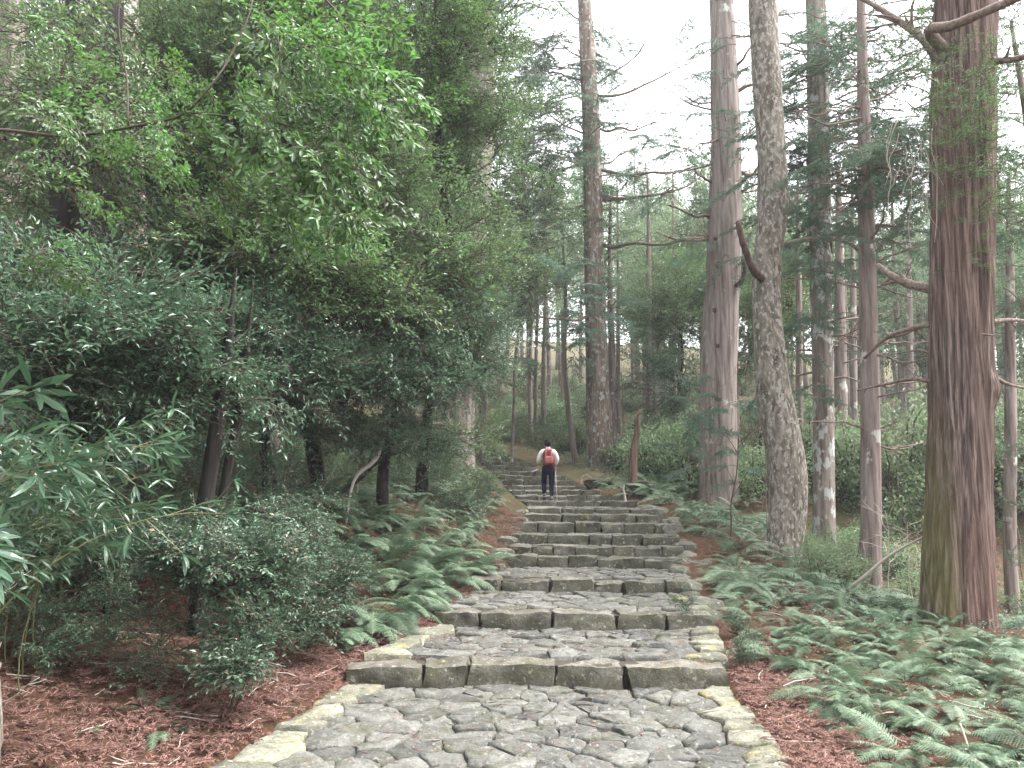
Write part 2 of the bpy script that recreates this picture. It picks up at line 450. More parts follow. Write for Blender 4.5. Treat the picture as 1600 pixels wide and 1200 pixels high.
def XL(y): return np.interp(y, _ey, _exl)
def XR(y): return np.interp(y, _ey, _exr)
def ZP(y): return np.interp(y, _ey, _ez)


def G(x, y, path=True):
    x = np.asarray(x, float); y = np.asarray(y, float)
    z = ZP(y)
    ul = np.maximum(XL(y) - x, 0); ur = np.maximum(x - XR(y), 0)
    c = np.interp(y, [0, 7, 9.5, 12, 14, 17, 20, 24, 30, 40, 60], [.10, .15, .20, .52, .60, .42, .22, .16, .20, .30, .1])
    ll = np.maximum(ul - 0.25, 0)
    kb = np.interp(y, [9, 12, 24, 32], [3.5, 2.3, 2.3, 3.5]); kk = np.interp(y, [9, 12], [.45, .22])
    z = z + c * np.where(ll < kb, ll, kb + (ll - kb) * kk) + 0.02 * np.minimum(ll, 8) ** 2 * np.interp(y, [0, 8, 12], [1, 1, .0])
    a = np.interp(y, [0, 9, 11.5, 15, 19, 22, 24.5, 32, 60], [.02, .03, .09, .26, .34, .2, -.07, .10, .12])
    rr = np.maximum(ur - 0.7, 0)
    z = z - a * np.where(rr < 4.0, rr, 4.0 + (rr - 4.0) * 0.45)
    z = z + 0.10 * np.exp(-((ur - 1.0) / .7) ** 2) * (ur > 0) * np.interp(y, [15, 18], [0, 1])
    out = np.minimum(np.maximum(ul, ur) / 0.8, 1)
    z = z + out * (0.07 * np.sin(x * 1.7 + y * 0.9) * np.sin(y * 1.3 - x * 0.6) + 0.035 * np.sin(x * 4.1 + 1) * np.sin(y * 3.7) + 0.15 * np.sin(x * .4 + 2) * np.sin(y * .35))
    if path:
        ins = np.minimum(x - XL(y), XR(y) - x)
        z = z - 0.42 * np.clip((ins + 0.02) / 0.30, 0, 1)
    return z


xs = np.concatenate((-np.geomspace(60, 9, 40)[:-1], np.linspace(-9, 10, 200), np.geomspace(10, 70, 40)[1:]))
ys = np.concatenate((np.linspace(-12, 3, 20)[:-1], np.linspace(3, 38, 330), np.geomspace(38, 130, 50)[1:]))
gx, gy = np.meshgrid(xs, ys, indexing='xy')
gz = G(gx, gy)
nx, ny = len(xs), len(ys)
i, j = np.meshgrid(np.arange(nx - 1), np.arange(ny - 1), indexing='xy')
q = np.stack((j * nx + i, j * nx + i + 1, (j + 1) * nx + i + 1, (j + 1) * nx + i), -1).reshape(-1, 4)
tag(obj('ground', mesh('ground', np.stack((gx, gy, gz), -1).reshape(-1, 3), [q], [M['ground']], smooth=True)),
    'brown forest floor rising on the left and falling away on the right', kind='structure')

# ------------------------------------------------------------------ stones


def clip(poly, p, n):
    out = []
    for k in range(len(poly)):
        a, b = poly[k], poly[(k + 1) % len(poly)]
        da, db = (a - p).dot(n), (b - p).dot(n)
        if da <= 0: out.append(a)
        if da * db < 0: out.append(a + (b - a) * (da / (da - db)))
    return out


def voronoi(sites, box):
    x0, x1, y0, y1 = box; res = []
    for k, s in enumerate(sites):
        poly = [np.array(v, float) for v in ((x0, y0), (x1, y0), (x1, y1), (x0, y1))]
        d = np.linalg.norm(sites - s, axis=1)
        for m in np.argsort(d)[1:14]:
            poly = clip(poly, (s + sites[m]) / 2, sites[m] - s)
            if len(poly) < 3: break
        res.append(poly if len(poly) >= 3 else None)
    return res


def stone_geo(poly, zt, h, rng, gap=0.012, tilt=0.03, crown=0.012):
    """an irregular flat stone: poly = world xy outline, zt = level of its top"""
    poly = np.array(poly); c = poly.mean(0)
    pts = []
    for k in range(len(poly)):
        a, b = poly[k], poly[(k + 1) % len(poly)]
        e = np.linalg.norm(b - a)
        if e < 0.02: continue
        ns = 1 + int(e > 0.12) + int(e > 0.28)
        for s in range(ns): pts.append(a + (b - a) * (s + (0.12 if s == 0 else 0)) / ns)
        pts.append(a + (b - a) * 0.90)
    if len(pts) < 4: return None
    pts = np.array(pts); n = len(pts)
    d = pts - c; r = np.linalg.norm(d, axis=1, keepdims=True)
    pts = c + d * (r - gap * rng.uniform(0.6, 2.0, (n, 1))) / r
    pts += rng.normal(0, 0.008, (n, 2))
    tx, ty = rng.normal(0, tilt, 2)
    def lev(p): return zt + (p - c) @ np.array((tx, ty))
    rad = r.mean()
    rings = []
    o = pts; rings.append(np.c_[c + (o - c) * 1.02, lev(o) - h])
    rings.append(np.c_[o, lev(o) - 0.020 + rng.normal(0, 0.007, n)])
    p2 = c + (o - c) * (1 - 0.011 / rad); rings.append(np.c_[p2, lev(p2) - 0.002 + rng.normal(0, 0.006, n)])
    p3 = c + (o - c) * 0.68; rings.append(np.c_[p3, lev(p3) + crown * 0.7 + rng.normal(0, 0.008, n)])
    p4 = c + (o - c) * 0.32; rings.append(np.c_[p4, lev(p4) + crown + rng.normal(0, 0.007, n)])
    V = np.vstack(rings + [np.array([[c[0], c[1], zt + crown]])])
    fs = []
    j = np.arange(n); j2 = (j + 1) % n
    for k in range(4): fs.append(np.stack((k * n + j, k * n + j2, (k + 1) * n + j2, (k + 1) * n + j), -1))
    fs.append(np.stack((4 * n + j, 4 * n + j2, np.full(n, 5 * n)), -1))
    off = np.array((c[0], c[1], zt))
    return V - off, fs, off


def smooth_stone(me, ang=0.6):
    try:
        me.polygons.foreach_set('use_smooth', np.ones(len(me.polygons), bool))
        me.set_sharp_from_angle(angle=ang)
    except Exception:
        pass


def block_geo(L, Dp, H, rng, bev=0.035, nz_=(7, 4, 4), rough=0.018):
    """a hewn block with worn edges and lumpy faces; origin at the middle of its top"""
    nx_, ny_, nk = nz_
    seed = Vector(rng.uniform(-50, 50, 3))
    idx = {}; V = []; F = []
    def vid(a, b, c):
        k = (a, b, c)
        if k not in idx:
            x = (a / nx_ - .5) * L; y = (b / ny_ - .5) * Dp; z = (c / nk - .5) * H
            hx, hy, hz = L / 2 - bev, Dp / 2 - bev, H / 2 - bev
            q_ = np.array((max(-hx, min(hx, x)), max(-hy, min(hy, y)), max(-hz, min(hz, z))))
            dv = np.array((x, y, z)) - q_; ln = np.linalg.norm(dv)
            if ln > 1e-6: p = q_ + dv / ln * min(ln, bev)
            else: p = np.array((x, y, z))
            nv = noise.noise(Vector(p * 3.2) + seed); nv2 = noise.noise(Vector(p * 10) + seed)
            nq = noise.cell_vector(Vector((p[0] * 4.5, p[1] * 4.5, p[2] * 7)) + seed)[0] - .5
            p = p + (dv / (ln + 1e-6)) * (nv * rough * 2.0 + nv2 * rough * 1.0 + nq * rough * .7)
            p[0] += (seed[0] % 1 - .5) * .14 * p[2] * (1 if L > .2 else 0)
            p[0] += noise.noise(Vector((p[1] * 5, p[2] * 5, 3)) + seed) * rough * 1.2
            V.append(p - np.array((0, 0, H / 2))); idx[k] = len(V) - 1
        return idx[k]
    for a in range(nx_):
        for b in range(ny_):
            F.append((vid(a, b, nk), vid(a + 1, b, nk), vid(a + 1, b + 1, nk), vid(a, b + 1, nk)))
    for a in range(nx_):
        for c in range(nk):
            F.append((vid(a, 0, c), vid(a + 1, 0, c), vid(a + 1, 0, c + 1), vid(a, 0, c + 1)))
            F.append((vid(a + 1, ny_, c), vid(a, ny_, c), vid(a, ny_, c + 1), vid(a + 1, ny_, c + 1)))
    for b in range(ny_):
        for c in range(nk):
            F.append((vid(0, b + 1, c), vid(0, b, c), vid(0, b, c + 1), vid(0, b + 1, c + 1)))
            F.append((vid(nx_, b, c), vid(nx_, b + 1, c), vid(nx_, b + 1, c + 1), vid(nx_, b, c + 1)))
    return np.array(V), [np.array(F)]


rs = np.random.default_rng(21)


def lerp(a, b, t): return a + (b - a) * t


# treads: landing 0 lies before the first riser
def tread(idx):
    """(y0, y1, z0, z1, left x at both ends, right x at both ends)"""
    if idx == 0:
        return 3.6, RISERS[0][0], -0.05, RISERS[0][1], float(XL(3.6)), RISERS[0][3] + 0.02, float(XR(3.6)), RISERS[0][4] + .06
    a = RISERS[idx - 1]; b = RISERS[idx] if idx < len(RISERS) else (a[0] + 2.2, a[2] + .05, 0, a[3] - .5, a[4] - .5)
    return a[0], b[0], a[2], b[1], a[3], b[3], a[4], b[4]


SKEW = [0.10, 0.16, 0.30, 0.42, 0.42, 0.36, 0.30, 0.22, 0.2, 0.15] + [0.1] * 12       # how much nearer a step's right end lies


def warp(idx, u, v):
    """u across 0..1, v along 0..1 -> world x, y, z of the tread surface"""
    y0, y1, z0, z1, xl0, xl1, xr0, xr1 = tread(idx)
    k0 = SKEW[idx - 1] if idx > 0 else 0; k1 = SKEW[idx] if idx < len(SKEW) else 0.1
    bow0 = 0.0 if idx == 0 else 0.10 * math.sin(idx * 2.1); bow1 = 0.10 * math.sin((idx + 1) * 2.1)
    s = 4 * u * (1 - u)
    ya = y0 - k0 * (u - .35) + bow0 * s; yb = y1 - k1 * (u - .35) + bow1 * s
    x = lerp(lerp(xl0, xl1, v), lerp(xr0, xr1, v), u); y = lerp(ya, yb, v)
    z = lerp(z0, z1, v) - 0.035 * (u - .5) * (1 if idx > 1 else .3)
    return x, y, z


for ti in range(0, len(RISERS) + 1):
    y0, y1, z0, z1, xl0, xl1, xr0, xr1 = tread(ti)
    W = ((xr0 - xl0) + (xr1 - xl1)) / 2; D = y1 - y0
    # bed of soil under the stones
    us, vs = np.linspace(0.015, 0.985, 8), np.linspace(min(.3, .12 / D) if ti else 0, 1.0, 6)
    V = [np.array(warp(ti, u, v)) - (0, 0, 0.036) for v in vs for u in us]
    nb = len(V); V += [p - (0, 0, 0.5) for p in V]
    fs = [[(b * 8 + a, b * 8 + a + 1, b * 8 + a + 9, b * 8 + a + 8) for a in range(7) for b in range(5)],
          [(nb + a, nb + a + 1, a + 1, a) for a in range(7)],
          [(b * 8 + 8, b * 8, nb + b * 8, nb + b * 8 + 8) for b in range(5)],
          [(b * 8 + 7, b * 8 + 15, nb + b * 8 + 15, nb + b * 8 + 7) for b in range(5)]]
    big = ti <= 3
    nm = 'landing' if big else 'stone_step'
    lab = ['nearest cobbled landing with yellow lichen along its right edge', 'second cobbled landing above the first row of big blocks',
           'third cobbled landing between the second and third rows of blocks', 'fourth and shallowest cobbled landing below the close steps'][ti] if big else \
        'stone step number %d above the cobbled landings' % (ti - 3)
    bed = tag(obj(nm, mesh(nm, V, fs, [M['bed']])), lab, kind='structure')
    # riser blocks on the front edge of this tread
    front = 0.0
    if ti > 0:
        h = RISERS[ti - 1][2] - RISERS[ti - 1][1]
        wbs = []; x = 0.0
        mean = 0.70 if ti < 3 else 0.62
        while x < W - 0.25:
            w_ = min(mean * rs.uniform(0.65, 1.4), W - x)
            if W - x - w_ < 0.3: w_ = W - x
            wbs.append((x / W, w_)); x += w_
        dep = 0.40 if ti < 4 else min(0.42, D * 0.5)
        front = dep / D
        for (u0, w_) in wbs:
            uc = u0 + w_ / W / 2
            hh = h + 0.11
            det = (10, 6, 6) if ti < 3 else ((8, 5, 5) if ti < 9 else (5, 3, 3))
            V, fs = block_geo(w_ - rs.uniform(0.004, 0.016), dep * rs.uniform(0.9, 1.15), hh, rs, 0.022 if ti < 4 else 0.018, det, 0.028 if ti < 4 else 0.022)
            xw, yw, zw = warp(ti, uc, 0)
            x2, y2, _ = warp(ti, min(1, uc + .05), 0); x1_, y1_, _ = warp(ti, max(0, uc - .05), 0)
            me = mesh('step_block', V, fs, [M['step']], smooth=True); me.set_sharp_from_angle(angle=0.6)
            Mx = Matrix.Translation((xw, yw + dep / 2 - rs.uniform(-0.01, 0.06), zw + rs.uniform(-0.03, 0.03))) @ Matrix.Rotation(math.atan2(y2 - y1_, x2 - x1_) + rs.normal(0, .025), 4, 'Z') @ Matrix.Rotation(rs.normal(0, .018), 4, 'Y')
            obj('step_block', me, bed, mat=Mx)
    # paving stones on the tread
    kerbR = 0.42 if ti < 3 else 0.0
    kerbL = 0.45 if ti in (0, 1) else 0.0
    sx_, sy_ = (0.42, 0.235) if ti < 2 else ((0.38, 0.25) if ti < 4 else (0.40, 0.28))
    if ti > 12: sx_, sy_ = 0.5, 0.5
    dd0 = front * D; W_ = W
    if D - dd0 < 0.12: continue
    nr = max(1, round((D - dd0) / sy_)); sites = []; isk = []
    for r in range(nr):
        yy = dd0 + (r + .5) * (D - dd0) / nr
        nc = max(2, round((W_ - kerbR - kerbL) / sx_)); off = rs.uniform(-.25, .25)
        for c_ in range(nc):
            if ti < 4 and rs.random() < .14: continue
            sites.append((kerbL + (c_ + .5 + off) * (W_ - kerbR - kerbL) / nc + rs.uniform(-.20, .20), yy + rs.uniform(-.12, .12))); isk.append(0)
    for kw, x0_ in ((kerbR, W_ - kerbR / 2), (kerbL, kerbL / 2)):
        if kw:
            yy = dd0 + 0.15
            while yy < D:
                sites.append((x0_ + rs.uniform(-.04, .04), yy)); isk.append(1); yy += rs.uniform(0.30, 0.5)
    sites = np.array(sites); isk = np.array(isk)
    cells = voronoi(sites, (0.0, W_, dd0, D - 0.005))
    for s_, poly, kk in zip(sites, cells, isk):
        if poly is None: continue
        wp = []
        for p in poly:
            x, y, z = warp(ti, min(max(p[0] / W_, 0), 1), p[1] / D); wp.append((x, y))
        zc = warp(ti, min(max(s_[0] / W_, 0), 1), min(s_[1] / D, 1))[2]
        g = stone_geo(wp, zc + rs.normal(0, 0.010) + (0.03 if kk else 0) - (0 if ti < 4 else 0.012), 0.12 if not kk else 0.32, rs, 0.004, 0.036 if not kk else 0.045, 0.006 if not kk else 0.015)
        if g is None: continue
        nm2 = 'kerb_stone' if kk else 'paving_stone'
        me = mesh(nm2, g[0], g[1], [M['kerb'] if kk else M['stone']], smooth=True); me.set_sharp_from_angle(angle=1.15)
        obj(nm2, me, bed, loc=g[2])


def boulder_mesh(name, rx, ry, rz, rng, mat, sub=2):
    import bmesh
    bm = bmesh.new(); bmesh.ops.create_icosphere(bm, subdivisions=sub, radius=1.0)
    sd_ = Vector(rng.uniform(-40, 40, 3))
    for v in bm.verts:
        p = v.co.copy()
        f_ = 1 + 0.30 * noise.noise(p * 1.3 + sd_) + 0.10 * noise.noise(p * 3.5 + sd_)
        p = Vector([math.copysign(abs(c) ** 0.75, c) for c in p]) * f_
        v.co = Vector((p.x * rx, p.y * ry, p.z * rz))
    me = bpy.data.meshes.new(name); bm.to_mesh(me); bm.free(); me.materials.append(mat)
    for p in me.polygons: p.use_smooth = False
    return me


# rocks shoring up the right-hand edge where the landings give way to the steps
rock_words = ['squarish', 'flat', 'mossy rounded', 'tilted', 'small dark', 'wedge-shaped', 'broad', 'yellowish']
rk = 0
for y_ in np.arange(11.9, 20.5, 0.42):
    for row in range(2 if y_ < 16.5 else 1):
        x_ = float(XR(y_)) - 0.02 + row * 0.38 + rs.uniform(-.08, .12)
        r_ = rs.uniform(0.16, 0.27)
        zz = float(ZP(y_)) - 0.10 - row * 0.10 + rs.uniform(-.05, .06)
        me = boulder_mesh('edge_rock', r_ * 1.15, r_, r_ * 0.75, rs, M['rock'])
        o_ = obj('edge_rock', me, loc=(x_, y_, zz)); o_.rotation_euler = (rs.normal(0, .1), rs.normal(0, .1), rs.uniform(0, 3))
        tag(o_, 'mossy rock in the rough edging along the right side of the steps', 'rock', 'rocks edging the right side of the steps')
        rk += 1
for y_ in np.arange(12.2, 20, 0.8):
    x_ = float(XL(y_)) - 0.1; r_ = rs.uniform(0.12, 0.2)
    o_ = obj('edge_rock', boulder_mesh('edge_rock', r_ * 1.3, r_, r_ * .7, rs, M['rock']), loc=(x_, y_, float(ZP(y_)) - .04))
    tag(o_, 'mossy rock in the edging along the left side of the steps', 'rock', 'rocks edging the left side of the steps')

# ------------------------------------------------------------------ leaves, twigs, branches


def leaf_geo(Pb, D, Nn, L, W, hi=False, fold=0.12, droop=0.12):
    """vectorised leaves: base points, directions, normals, lengths, widths"""
    n = len(Pb); D = unit(D); S = unit(np.cross(D, Nn)); Nn = np.cross(S, D)
    L = np.broadcast_to(L, n)[:, None]; W = np.broadcast_to(W, n)[:, None]
    if not hi:
        V = np.stack((Pb, Pb + D * L * .42 + S * W * .5 + Nn * W * fold, Pb + D * L - Nn * L * droop,
                      Pb + D * L * .42 - S * W * .5 + Nn * W * fold), 1).reshape(-1, 3)
        k = np.arange(n)[:, None] * 4
        return V, [np.vstack((k + [0, 1, 2], k + [0, 2, 3]))]
    mid = lambda t: Pb + D * L * t - Nn * L * droop * t * t
    V = np.stack((Pb, mid(.28) + S * W * .36 + Nn * W * fold, mid(.28), mid(.28) - S * W * .36 + Nn * W * fold,
                  mid(.62) + S * W * .5 + Nn * W * fold, mid(.62), mid(.62) - S * W * .5 + Nn * W * fold, mid(1.0),
                  mid(.88) + S * W * .24 + Nn * W * fold * .5, mid(.88) - S * W * .24 + Nn * W * fold * .5), 1).reshape(-1, 3)
    k = np.arange(n)[:, None] * 10
    return V, [np.vstack((k + [0, 1, 2], k + [0, 2, 3], k + [8, 7, 5], k + [5, 7, 9], k + [4, 8, 5], k + [5, 9, 6])),
               np.vstack((k + [1, 4, 5, 2], k + [2, 5, 6, 3]))]


def leafy_branch_mesh(name, rng, L=1.2, leaf=0.06, lw=0.026, ntw=11, matl='evergreen', hi=False, droop=0.1, gap=0.55, spread=.5, up=0.25, whorl=0, bark='twig', fl=.55):
    mb = MB()
    n = 7
    t = np.linspace(0, 1, n)
    C = np.c_[t * L, np.cumsum(rng.normal(0, .03 * L, n)), np.cumsum(rng.normal(0, .02 * L, n)) + .10 * L * np.sin(t * 2) - droop * L * t * t]
    C[0] = 0
    V, f = tube(C, np.linspace(.011 * L, .003, n), 4); mb.add(V, f, 0)
    bases, dirs, nors, ls = [], [], [], []
    def along(A, B, t0):
        d = B - A; ln = np.linalg.norm(d); m = max(3, int(ln / (leaf * gap)))
        for q_ in range(m):
            tt = t0 + (1 - t0) * (q_ + .5) / m
            p = A + d * tt
            sd_ = 1 if q_ % 2 else -1
            du = unit(d); lat = unit(np.cross(UP, du) + 1e-6)
            dr = du * rng.uniform(.35, .9) + lat * sd_ * rng.uniform(.6, 1.0) + UP * rng.normal(-.05, .25)
            if rng.random() < fl:
                bases.append(p); dirs.append(dr); nors.append(UP + rng.normal(0, .45, 3)); ls.append(rng.uniform(.65, 1.15))
        for w in range(whorl + 1):
            a = rng.uniform(0, 6.28); bases.append(B)
            lat = unit(np.cross(UP, unit(d)) + 1e-6)
            dirs.append(unit(d) + lat * math.cos(a) * .9 + UP * (math.sin(a) * .5 - .15)); nors.append(UP + rng.normal(0, .4, 3)); ls.append(rng.uniform(.8, 1.2))
    for k in range(ntw):
        tt = .12 + .86 * (k + rng.uniform(0, .8)) / ntw
        i_ = min(int(tt * (n - 1)), n - 2); fr = tt * (n - 1) - i_
        A = C[i_] * (1 - fr) + C[i_ + 1] * fr
        sd_ = 1 if k % 2 else -1
        ang = rng.uniform(.5, 1.0) * sd_
        d = np.array((math.cos(ang), math.sin(ang) * spread * 2, rng.normal(up, .25) - droop * .5))
        B = A + unit(d) * L * rng.uniform(.30, .52) * (1.15 - .6 * tt)
        mid_ = (A + B) / 2 + rng.normal(0, .02 * L, 3)
        V, f = tube(np.array((A, mid_, B)), np.array((.0055, .004, .002)) * max(L, .6), 3, False); mb.add(V, f, 0)
        along(A, B, .15)
        # one side shoot
        B2 = mid_ + unit(d + rng.normal(0, .6, 3)) * L * rng.uniform(.15, .28)
        V, f = tube(np.array((mid_, (mid_ + B2) / 2, B2)), np.array((.003, .0025, .0015)), 3, False); mb.add(V, f, 0)
        along(mid_, B2, .1)
    along(C[-3], C[-1], 0.1)
    ls = np.array(ls)
    V, f = leaf_geo(np.array(bases), np.array(dirs), np.array(nors), leaf * ls, lw * ls, hi, .12, .15)
    mb.add(V, f, 1)
    return mb.mesh(name, [M[bark], M[matl]])


def cedar_bough_mesh(name, rng, L=2.2, matl='cedar', dens=1.0, hang=.35, strip=.085, sw=.024):
    mb = MB(); n = 9
    t = np.linspace(0, 1, n)
    C = np.c_[t * L, np.cumsum(rng.normal(0, .025 * L, n)), .05 * L * np.sin(t * 3) - hang * L * t ** 2 + .12 * L * t ** 4 + np.cumsum(rng.normal(0, .012 * L, n))]
    C[0] = 0
    V, f = tube(C, np.linspace(.013 * L, .004, n), 5); mb.add(V, f, 0)
    bs, ds, ns_, ls = [], [], [], []
    for k in range(int(17 * dens)):
        tt = .22 + .78 * (k + rng.uniform(0, .9)) / (17 * dens); tt = min(tt, .99)
        i_ = min(int(tt * (n - 1)), n - 2); fr = tt * (n - 1) - i_
        A = C[i_] * (1 - fr) + C[i_ + 1] * fr
        sd_ = 1 if k % 2 else -1
        d = unit(np.array((rng.uniform(.5, 1), sd_ * rng.uniform(.5, 1.1), rng.normal(-.15, .2))))
        ln = L * rng.uniform(.16, .34) * (1.2 - .5 * tt)
        B = A + d * ln + np.array((0, 0, -.25 * ln))
        V, f = tube(np.array((A, (A + B) / 2 + (0, 0, .04 * ln), B)), np.array((.006, .004, .002)), 3, False); mb.add(V, f, 0)
        m = int(ln / .026)
        for q_ in range(m):
            u_ = .12 + .88 * q_ / m
            p = A + (B - A) * u_ + (0, 0, .04 * ln * math.sin(3.14 * u_)) + rng.normal(0, .012, 3)
            s2 = 1 if q_ % 2 else -1
            lat = unit(np.cross(UP, d))
            for w in range(2):
                dd = unit(d * rng.uniform(.4, 1.0) + lat * s2 * rng.uniform(.3, 1.0) + UP * rng.normal(-.18, .35))
                bs.append(p); ds.append(dd); ns_.append(UP + rng.normal(0, .6, 3)); ls.append(rng.uniform(.6, 1.3))
                if rng.random() < .6:
                    p2 = p + dd * strip * .6
                    bs.append(p2); ds.append(unit(dd + rng.normal(0, .5, 3) + (0, 0, -.25))); ns_.append(UP + rng.normal(0, .6, 3)); ls.append(rng.uniform(.5, 1.0))
    ls = np.array(ls)
    V, f = leaf_geo(np.array(bs), np.array(ds), np.array(ns_), strip * ls, sw * ls, False, .1, .15)
    mb.add(V, f, 1)
    return mb.mesh(name, [M['limb'], M[matl]])


BR = {}
for k in range(5):
    BR.setdefault('evergreen', []).append(leafy_branch_mesh('leafy_branch', RNG, 1.15, .084, .034, 12, 'evergreen', gap=.5))
    BR.setdefault('dark', []).append(leafy_branch_mesh('leafy_branch', RNG, 1.0, .080, .032, 12, 'dark_leaf', droop=.2, fl=.65))
    BR.setdefault('small', []).append(leafy_branch_mesh('leafy_branch', RNG, .60, .050, .024, 11, 'small_leaf', gap=.5, hi=False, up=.35, fl=.8))
    BR.setdefault('cedar', []).append(cedar_bough_mesh('needle_bough', RNG, 2.1, 'cedar'))
    BR.setdefault('hinoki', []).append(cedar_bough_mesh('needle_bough', RNG, 1.6, 'hinoki', 1.2, .28, .075, .026))
for k in range(4):
    BR.setdefault('bright', []).append(leafy_branch_mesh('leafy_branch', RNG, .80, .105, .036, 9, 'bright_leaf', hi=True, droop=.45, gap=.42, up=-.1, whorl=5, fl=.75))
    BR.setdefault('bright_small', []).append(leafy_branch_mesh('leafy_branch', RNG, 1.1, .07, .03, 12, 'bright_leaf', droop=.15, up=.1, fl=.6))


def orient(pos, fwd, scale, roll=0.0, up=UP):
    f_ = unit(fwd); z = up - f_ * float(np.dot(up, f_)); z = unit(z) if np.linalg.norm(z) > .05 else unit(np.cross(f_, (1, 0, 0)))
    y = np.cross(z, f_)
    R = Matrix(((f_[0], y[0], z[0], 0), (f_[1], y[1], z[1], 0), (f_[2], y[2], z[2], 0), (0, 0, 0, 1)))
    return Matrix.Translation(tuple(float(v) for v in pos)) @ R @ Matrix.Rotation(roll, 4, 'X') @ Matrix.Scale(scale, 4)


def trunk_mesh(name, pts, rad, mat, ns=36, ring=.12, ridge=.10, K=3.0, flare=0.0, seed=0, lump=.06, zs=.35, extra=None):
    pts = np.asarray(pts, float)
    ln = np.sum(np.linalg.norm(np.diff(pts, axis=0), axis=1))
    n = int(min(260, max(8, ln / ring)))
    C, R = smooth_path(pts, rad, n)
    th = np.arange(ns) / ns * 2 * math.pi
    RR = np.zeros((n, ns)); s0 = seed * 13.7
    z0 = C[0][2]
    for a in range(n):
        z = C[a][2]; h = z - z0
        for b in range(ns):
            c_, s_ = math.cos(th[b]), math.sin(th[b])
            tw = .12 * h
            ct, st = math.cos(th[b] + tw * .3), math.sin(th[b] + tw * .3)
            r1 = 1 - abs(noise.noise((ct * K, st * K, z * zs + s0))) * 2.2
            r2 = noise.noise((ct * K * 3.1, st * K * 3.1, z * zs * 1.5 + s0 + 5))
            l_ = noise.noise((c_ * .9, s_ * .9, z * .55 + s0 + 9))
            fl = 0
            if flare: fl = flare * math.exp(-h / .45) * (1 + .8 * noise.noise((c_ * 1.8, s_ * 1.8, s0)))
            RR[a, b] = R[a] * (1 + ridge * r1 * .6 + ridge * r2 * .8 + lump * l_ + fl)
            if extra: RR[a, b] += extra(h, th[b], R[a])
    V, f = tube(C, RR, ns)
    return mesh(name, V, f, [mat], smooth=True)


def limb_mesh(name, pts, r0, r1, mat, ns=7, n=14, knob=.15, seed=0):
    C, R = smooth_path(pts, np.linspace(r0, r1, len(pts)), n)
    R = R * (1 + knob * np.array([noise.noise((k * .9, seed * 3.3, 0)) for k in range(n)]))
    V, f = tube(C, R, ns)
    return mesh(name, V, f, [mat], smooth=True)


def rel(root, p): return np.asarray(p, float) - np.array(root.location)


def bent(a, b, rng, k=5, amp=.06, sag=0.0): return wiggle(a, b, k, amp, rng, sag)


def scatter_branches(root, center, rads, count, kind, rng, scale=(.8, 1.25), nm='leafy_branch', tocam=.6, shell=.55, fwd_up=.05, hub=None):
    """copies of a branch through an ellipsoid, growing outwards"""
    c = np.asarray(center, float); r = np.asarray(rads, float)
    cd = unit(np.array((0, 0, EYE)) - c)
    for _ in range(count):
        while True:
            d = unit(rng.normal(0, 1, 3))
            if rng.random() < tocam and d.dot(cd) < -.1: continue
            break
        k = shell + (1 - shell) * rng.random() ** .7
        p = c + d * r * k
        g = float(G(p[0], p[1], False)) + .1
        if p[2] < g: p[2] = g + rng.uniform(0, .4)
        h = c if hub is None else np.asarray(hub, float)
        f_ = unit(p - h) * np.array((1, 1, .45)) + rng.normal(0, .35, 3) + UP * fwd_up
        s = rng.uniform(*scale)
        me = BR[kind][rng.integers(len(BR[kind]))]
        obj(nm, me, root, mat=orient(rel(root, p - unit(f_) * .45 * s), f_, s, rng.normal(0, .3)))


def limbs_to(root, start_pts, ends, r0, mat, rng, r1=.008, sag=-.03, nm='limb', amp=.05):
    sp = np.asarray(start_pts, float)
    for e in ends:
        e = np.asarray(e, float)
        cand = sp[np.argmin(np.linalg.norm(sp - e, axis=1) + np.maximum(0, sp[:, 2] - e[2]) * 1.0)]
        w = bent(cand, e, rng, 6, amp, sag)
        obj(nm, limb_mesh(nm, w - np.array(root.location), r0 * rng.uniform(.7, 1.2), r1, mat, 6, 12, .1, rng.integers(100)), root)

# ------------------------------------------------------------------ litter of fallen cedar sprays


def litter_cloud(n, sampler, rng, size=(.10, .22), zoff=.0, pile=.05):
    bs, ds, ns_, ls, ws = [], [], [], [], []
    pts = sampler(n)
    z = G(pts[:, 0], pts[:, 1])
    a = rng.uniform(0, 6.283, n); L = rng.uniform(*size, n)
    tilt = rng.normal(.05, .22, n); curve = rng.normal(0, 1.3, n)
    K = 8
    for s in range(K):
        t = s / K
        aa = a + curve * t * 1.2
        ax = np.cos(a + curve * t * .6) * L * t; ay = np.sin(a + curve * t * .6) * L * t
        pz = z + pile * ((np.arange(n) * .618) % 1) + tilt * L * t - .3 * L * t * t * np.abs(tilt) + .008
        p = np.c_[pts[:, 0] + ax, pts[:, 1] + ay, pz]
        d0 = np.c_[np.cos(aa), np.sin(aa), tilt * .8]
        bs.append(p); ds.append(d0); ls.append(L / K * 1.6); ws.append(np.full(n, .008)); ns_.append(np.tile(UP, (n, 1)) + rng.normal(0, .4, (n, 3)))
        if s > 0:
            for sd_ in (-1, 1):
                ab = aa + sd_ * rng.uniform(.35, .8, n)
                bs.append(p); ds.append(np.c_[np.cos(ab), np.sin(ab), rng.normal(.15, .35, n)]); ls.append(L * rng.uniform(.22, .42, n)); ws.append(rng.uniform(.006, .012, n))
                ns_.append(np.tile(UP, (n, 1)) + rng.normal(0, .5, (n, 3)))
    V, f = leaf_geo(np.vstack(bs), np.vstack(ds), np.vstack(ns_), np.concatenate(ls), np.concatenate(ws), False, 0.1, .1)
    return V, f


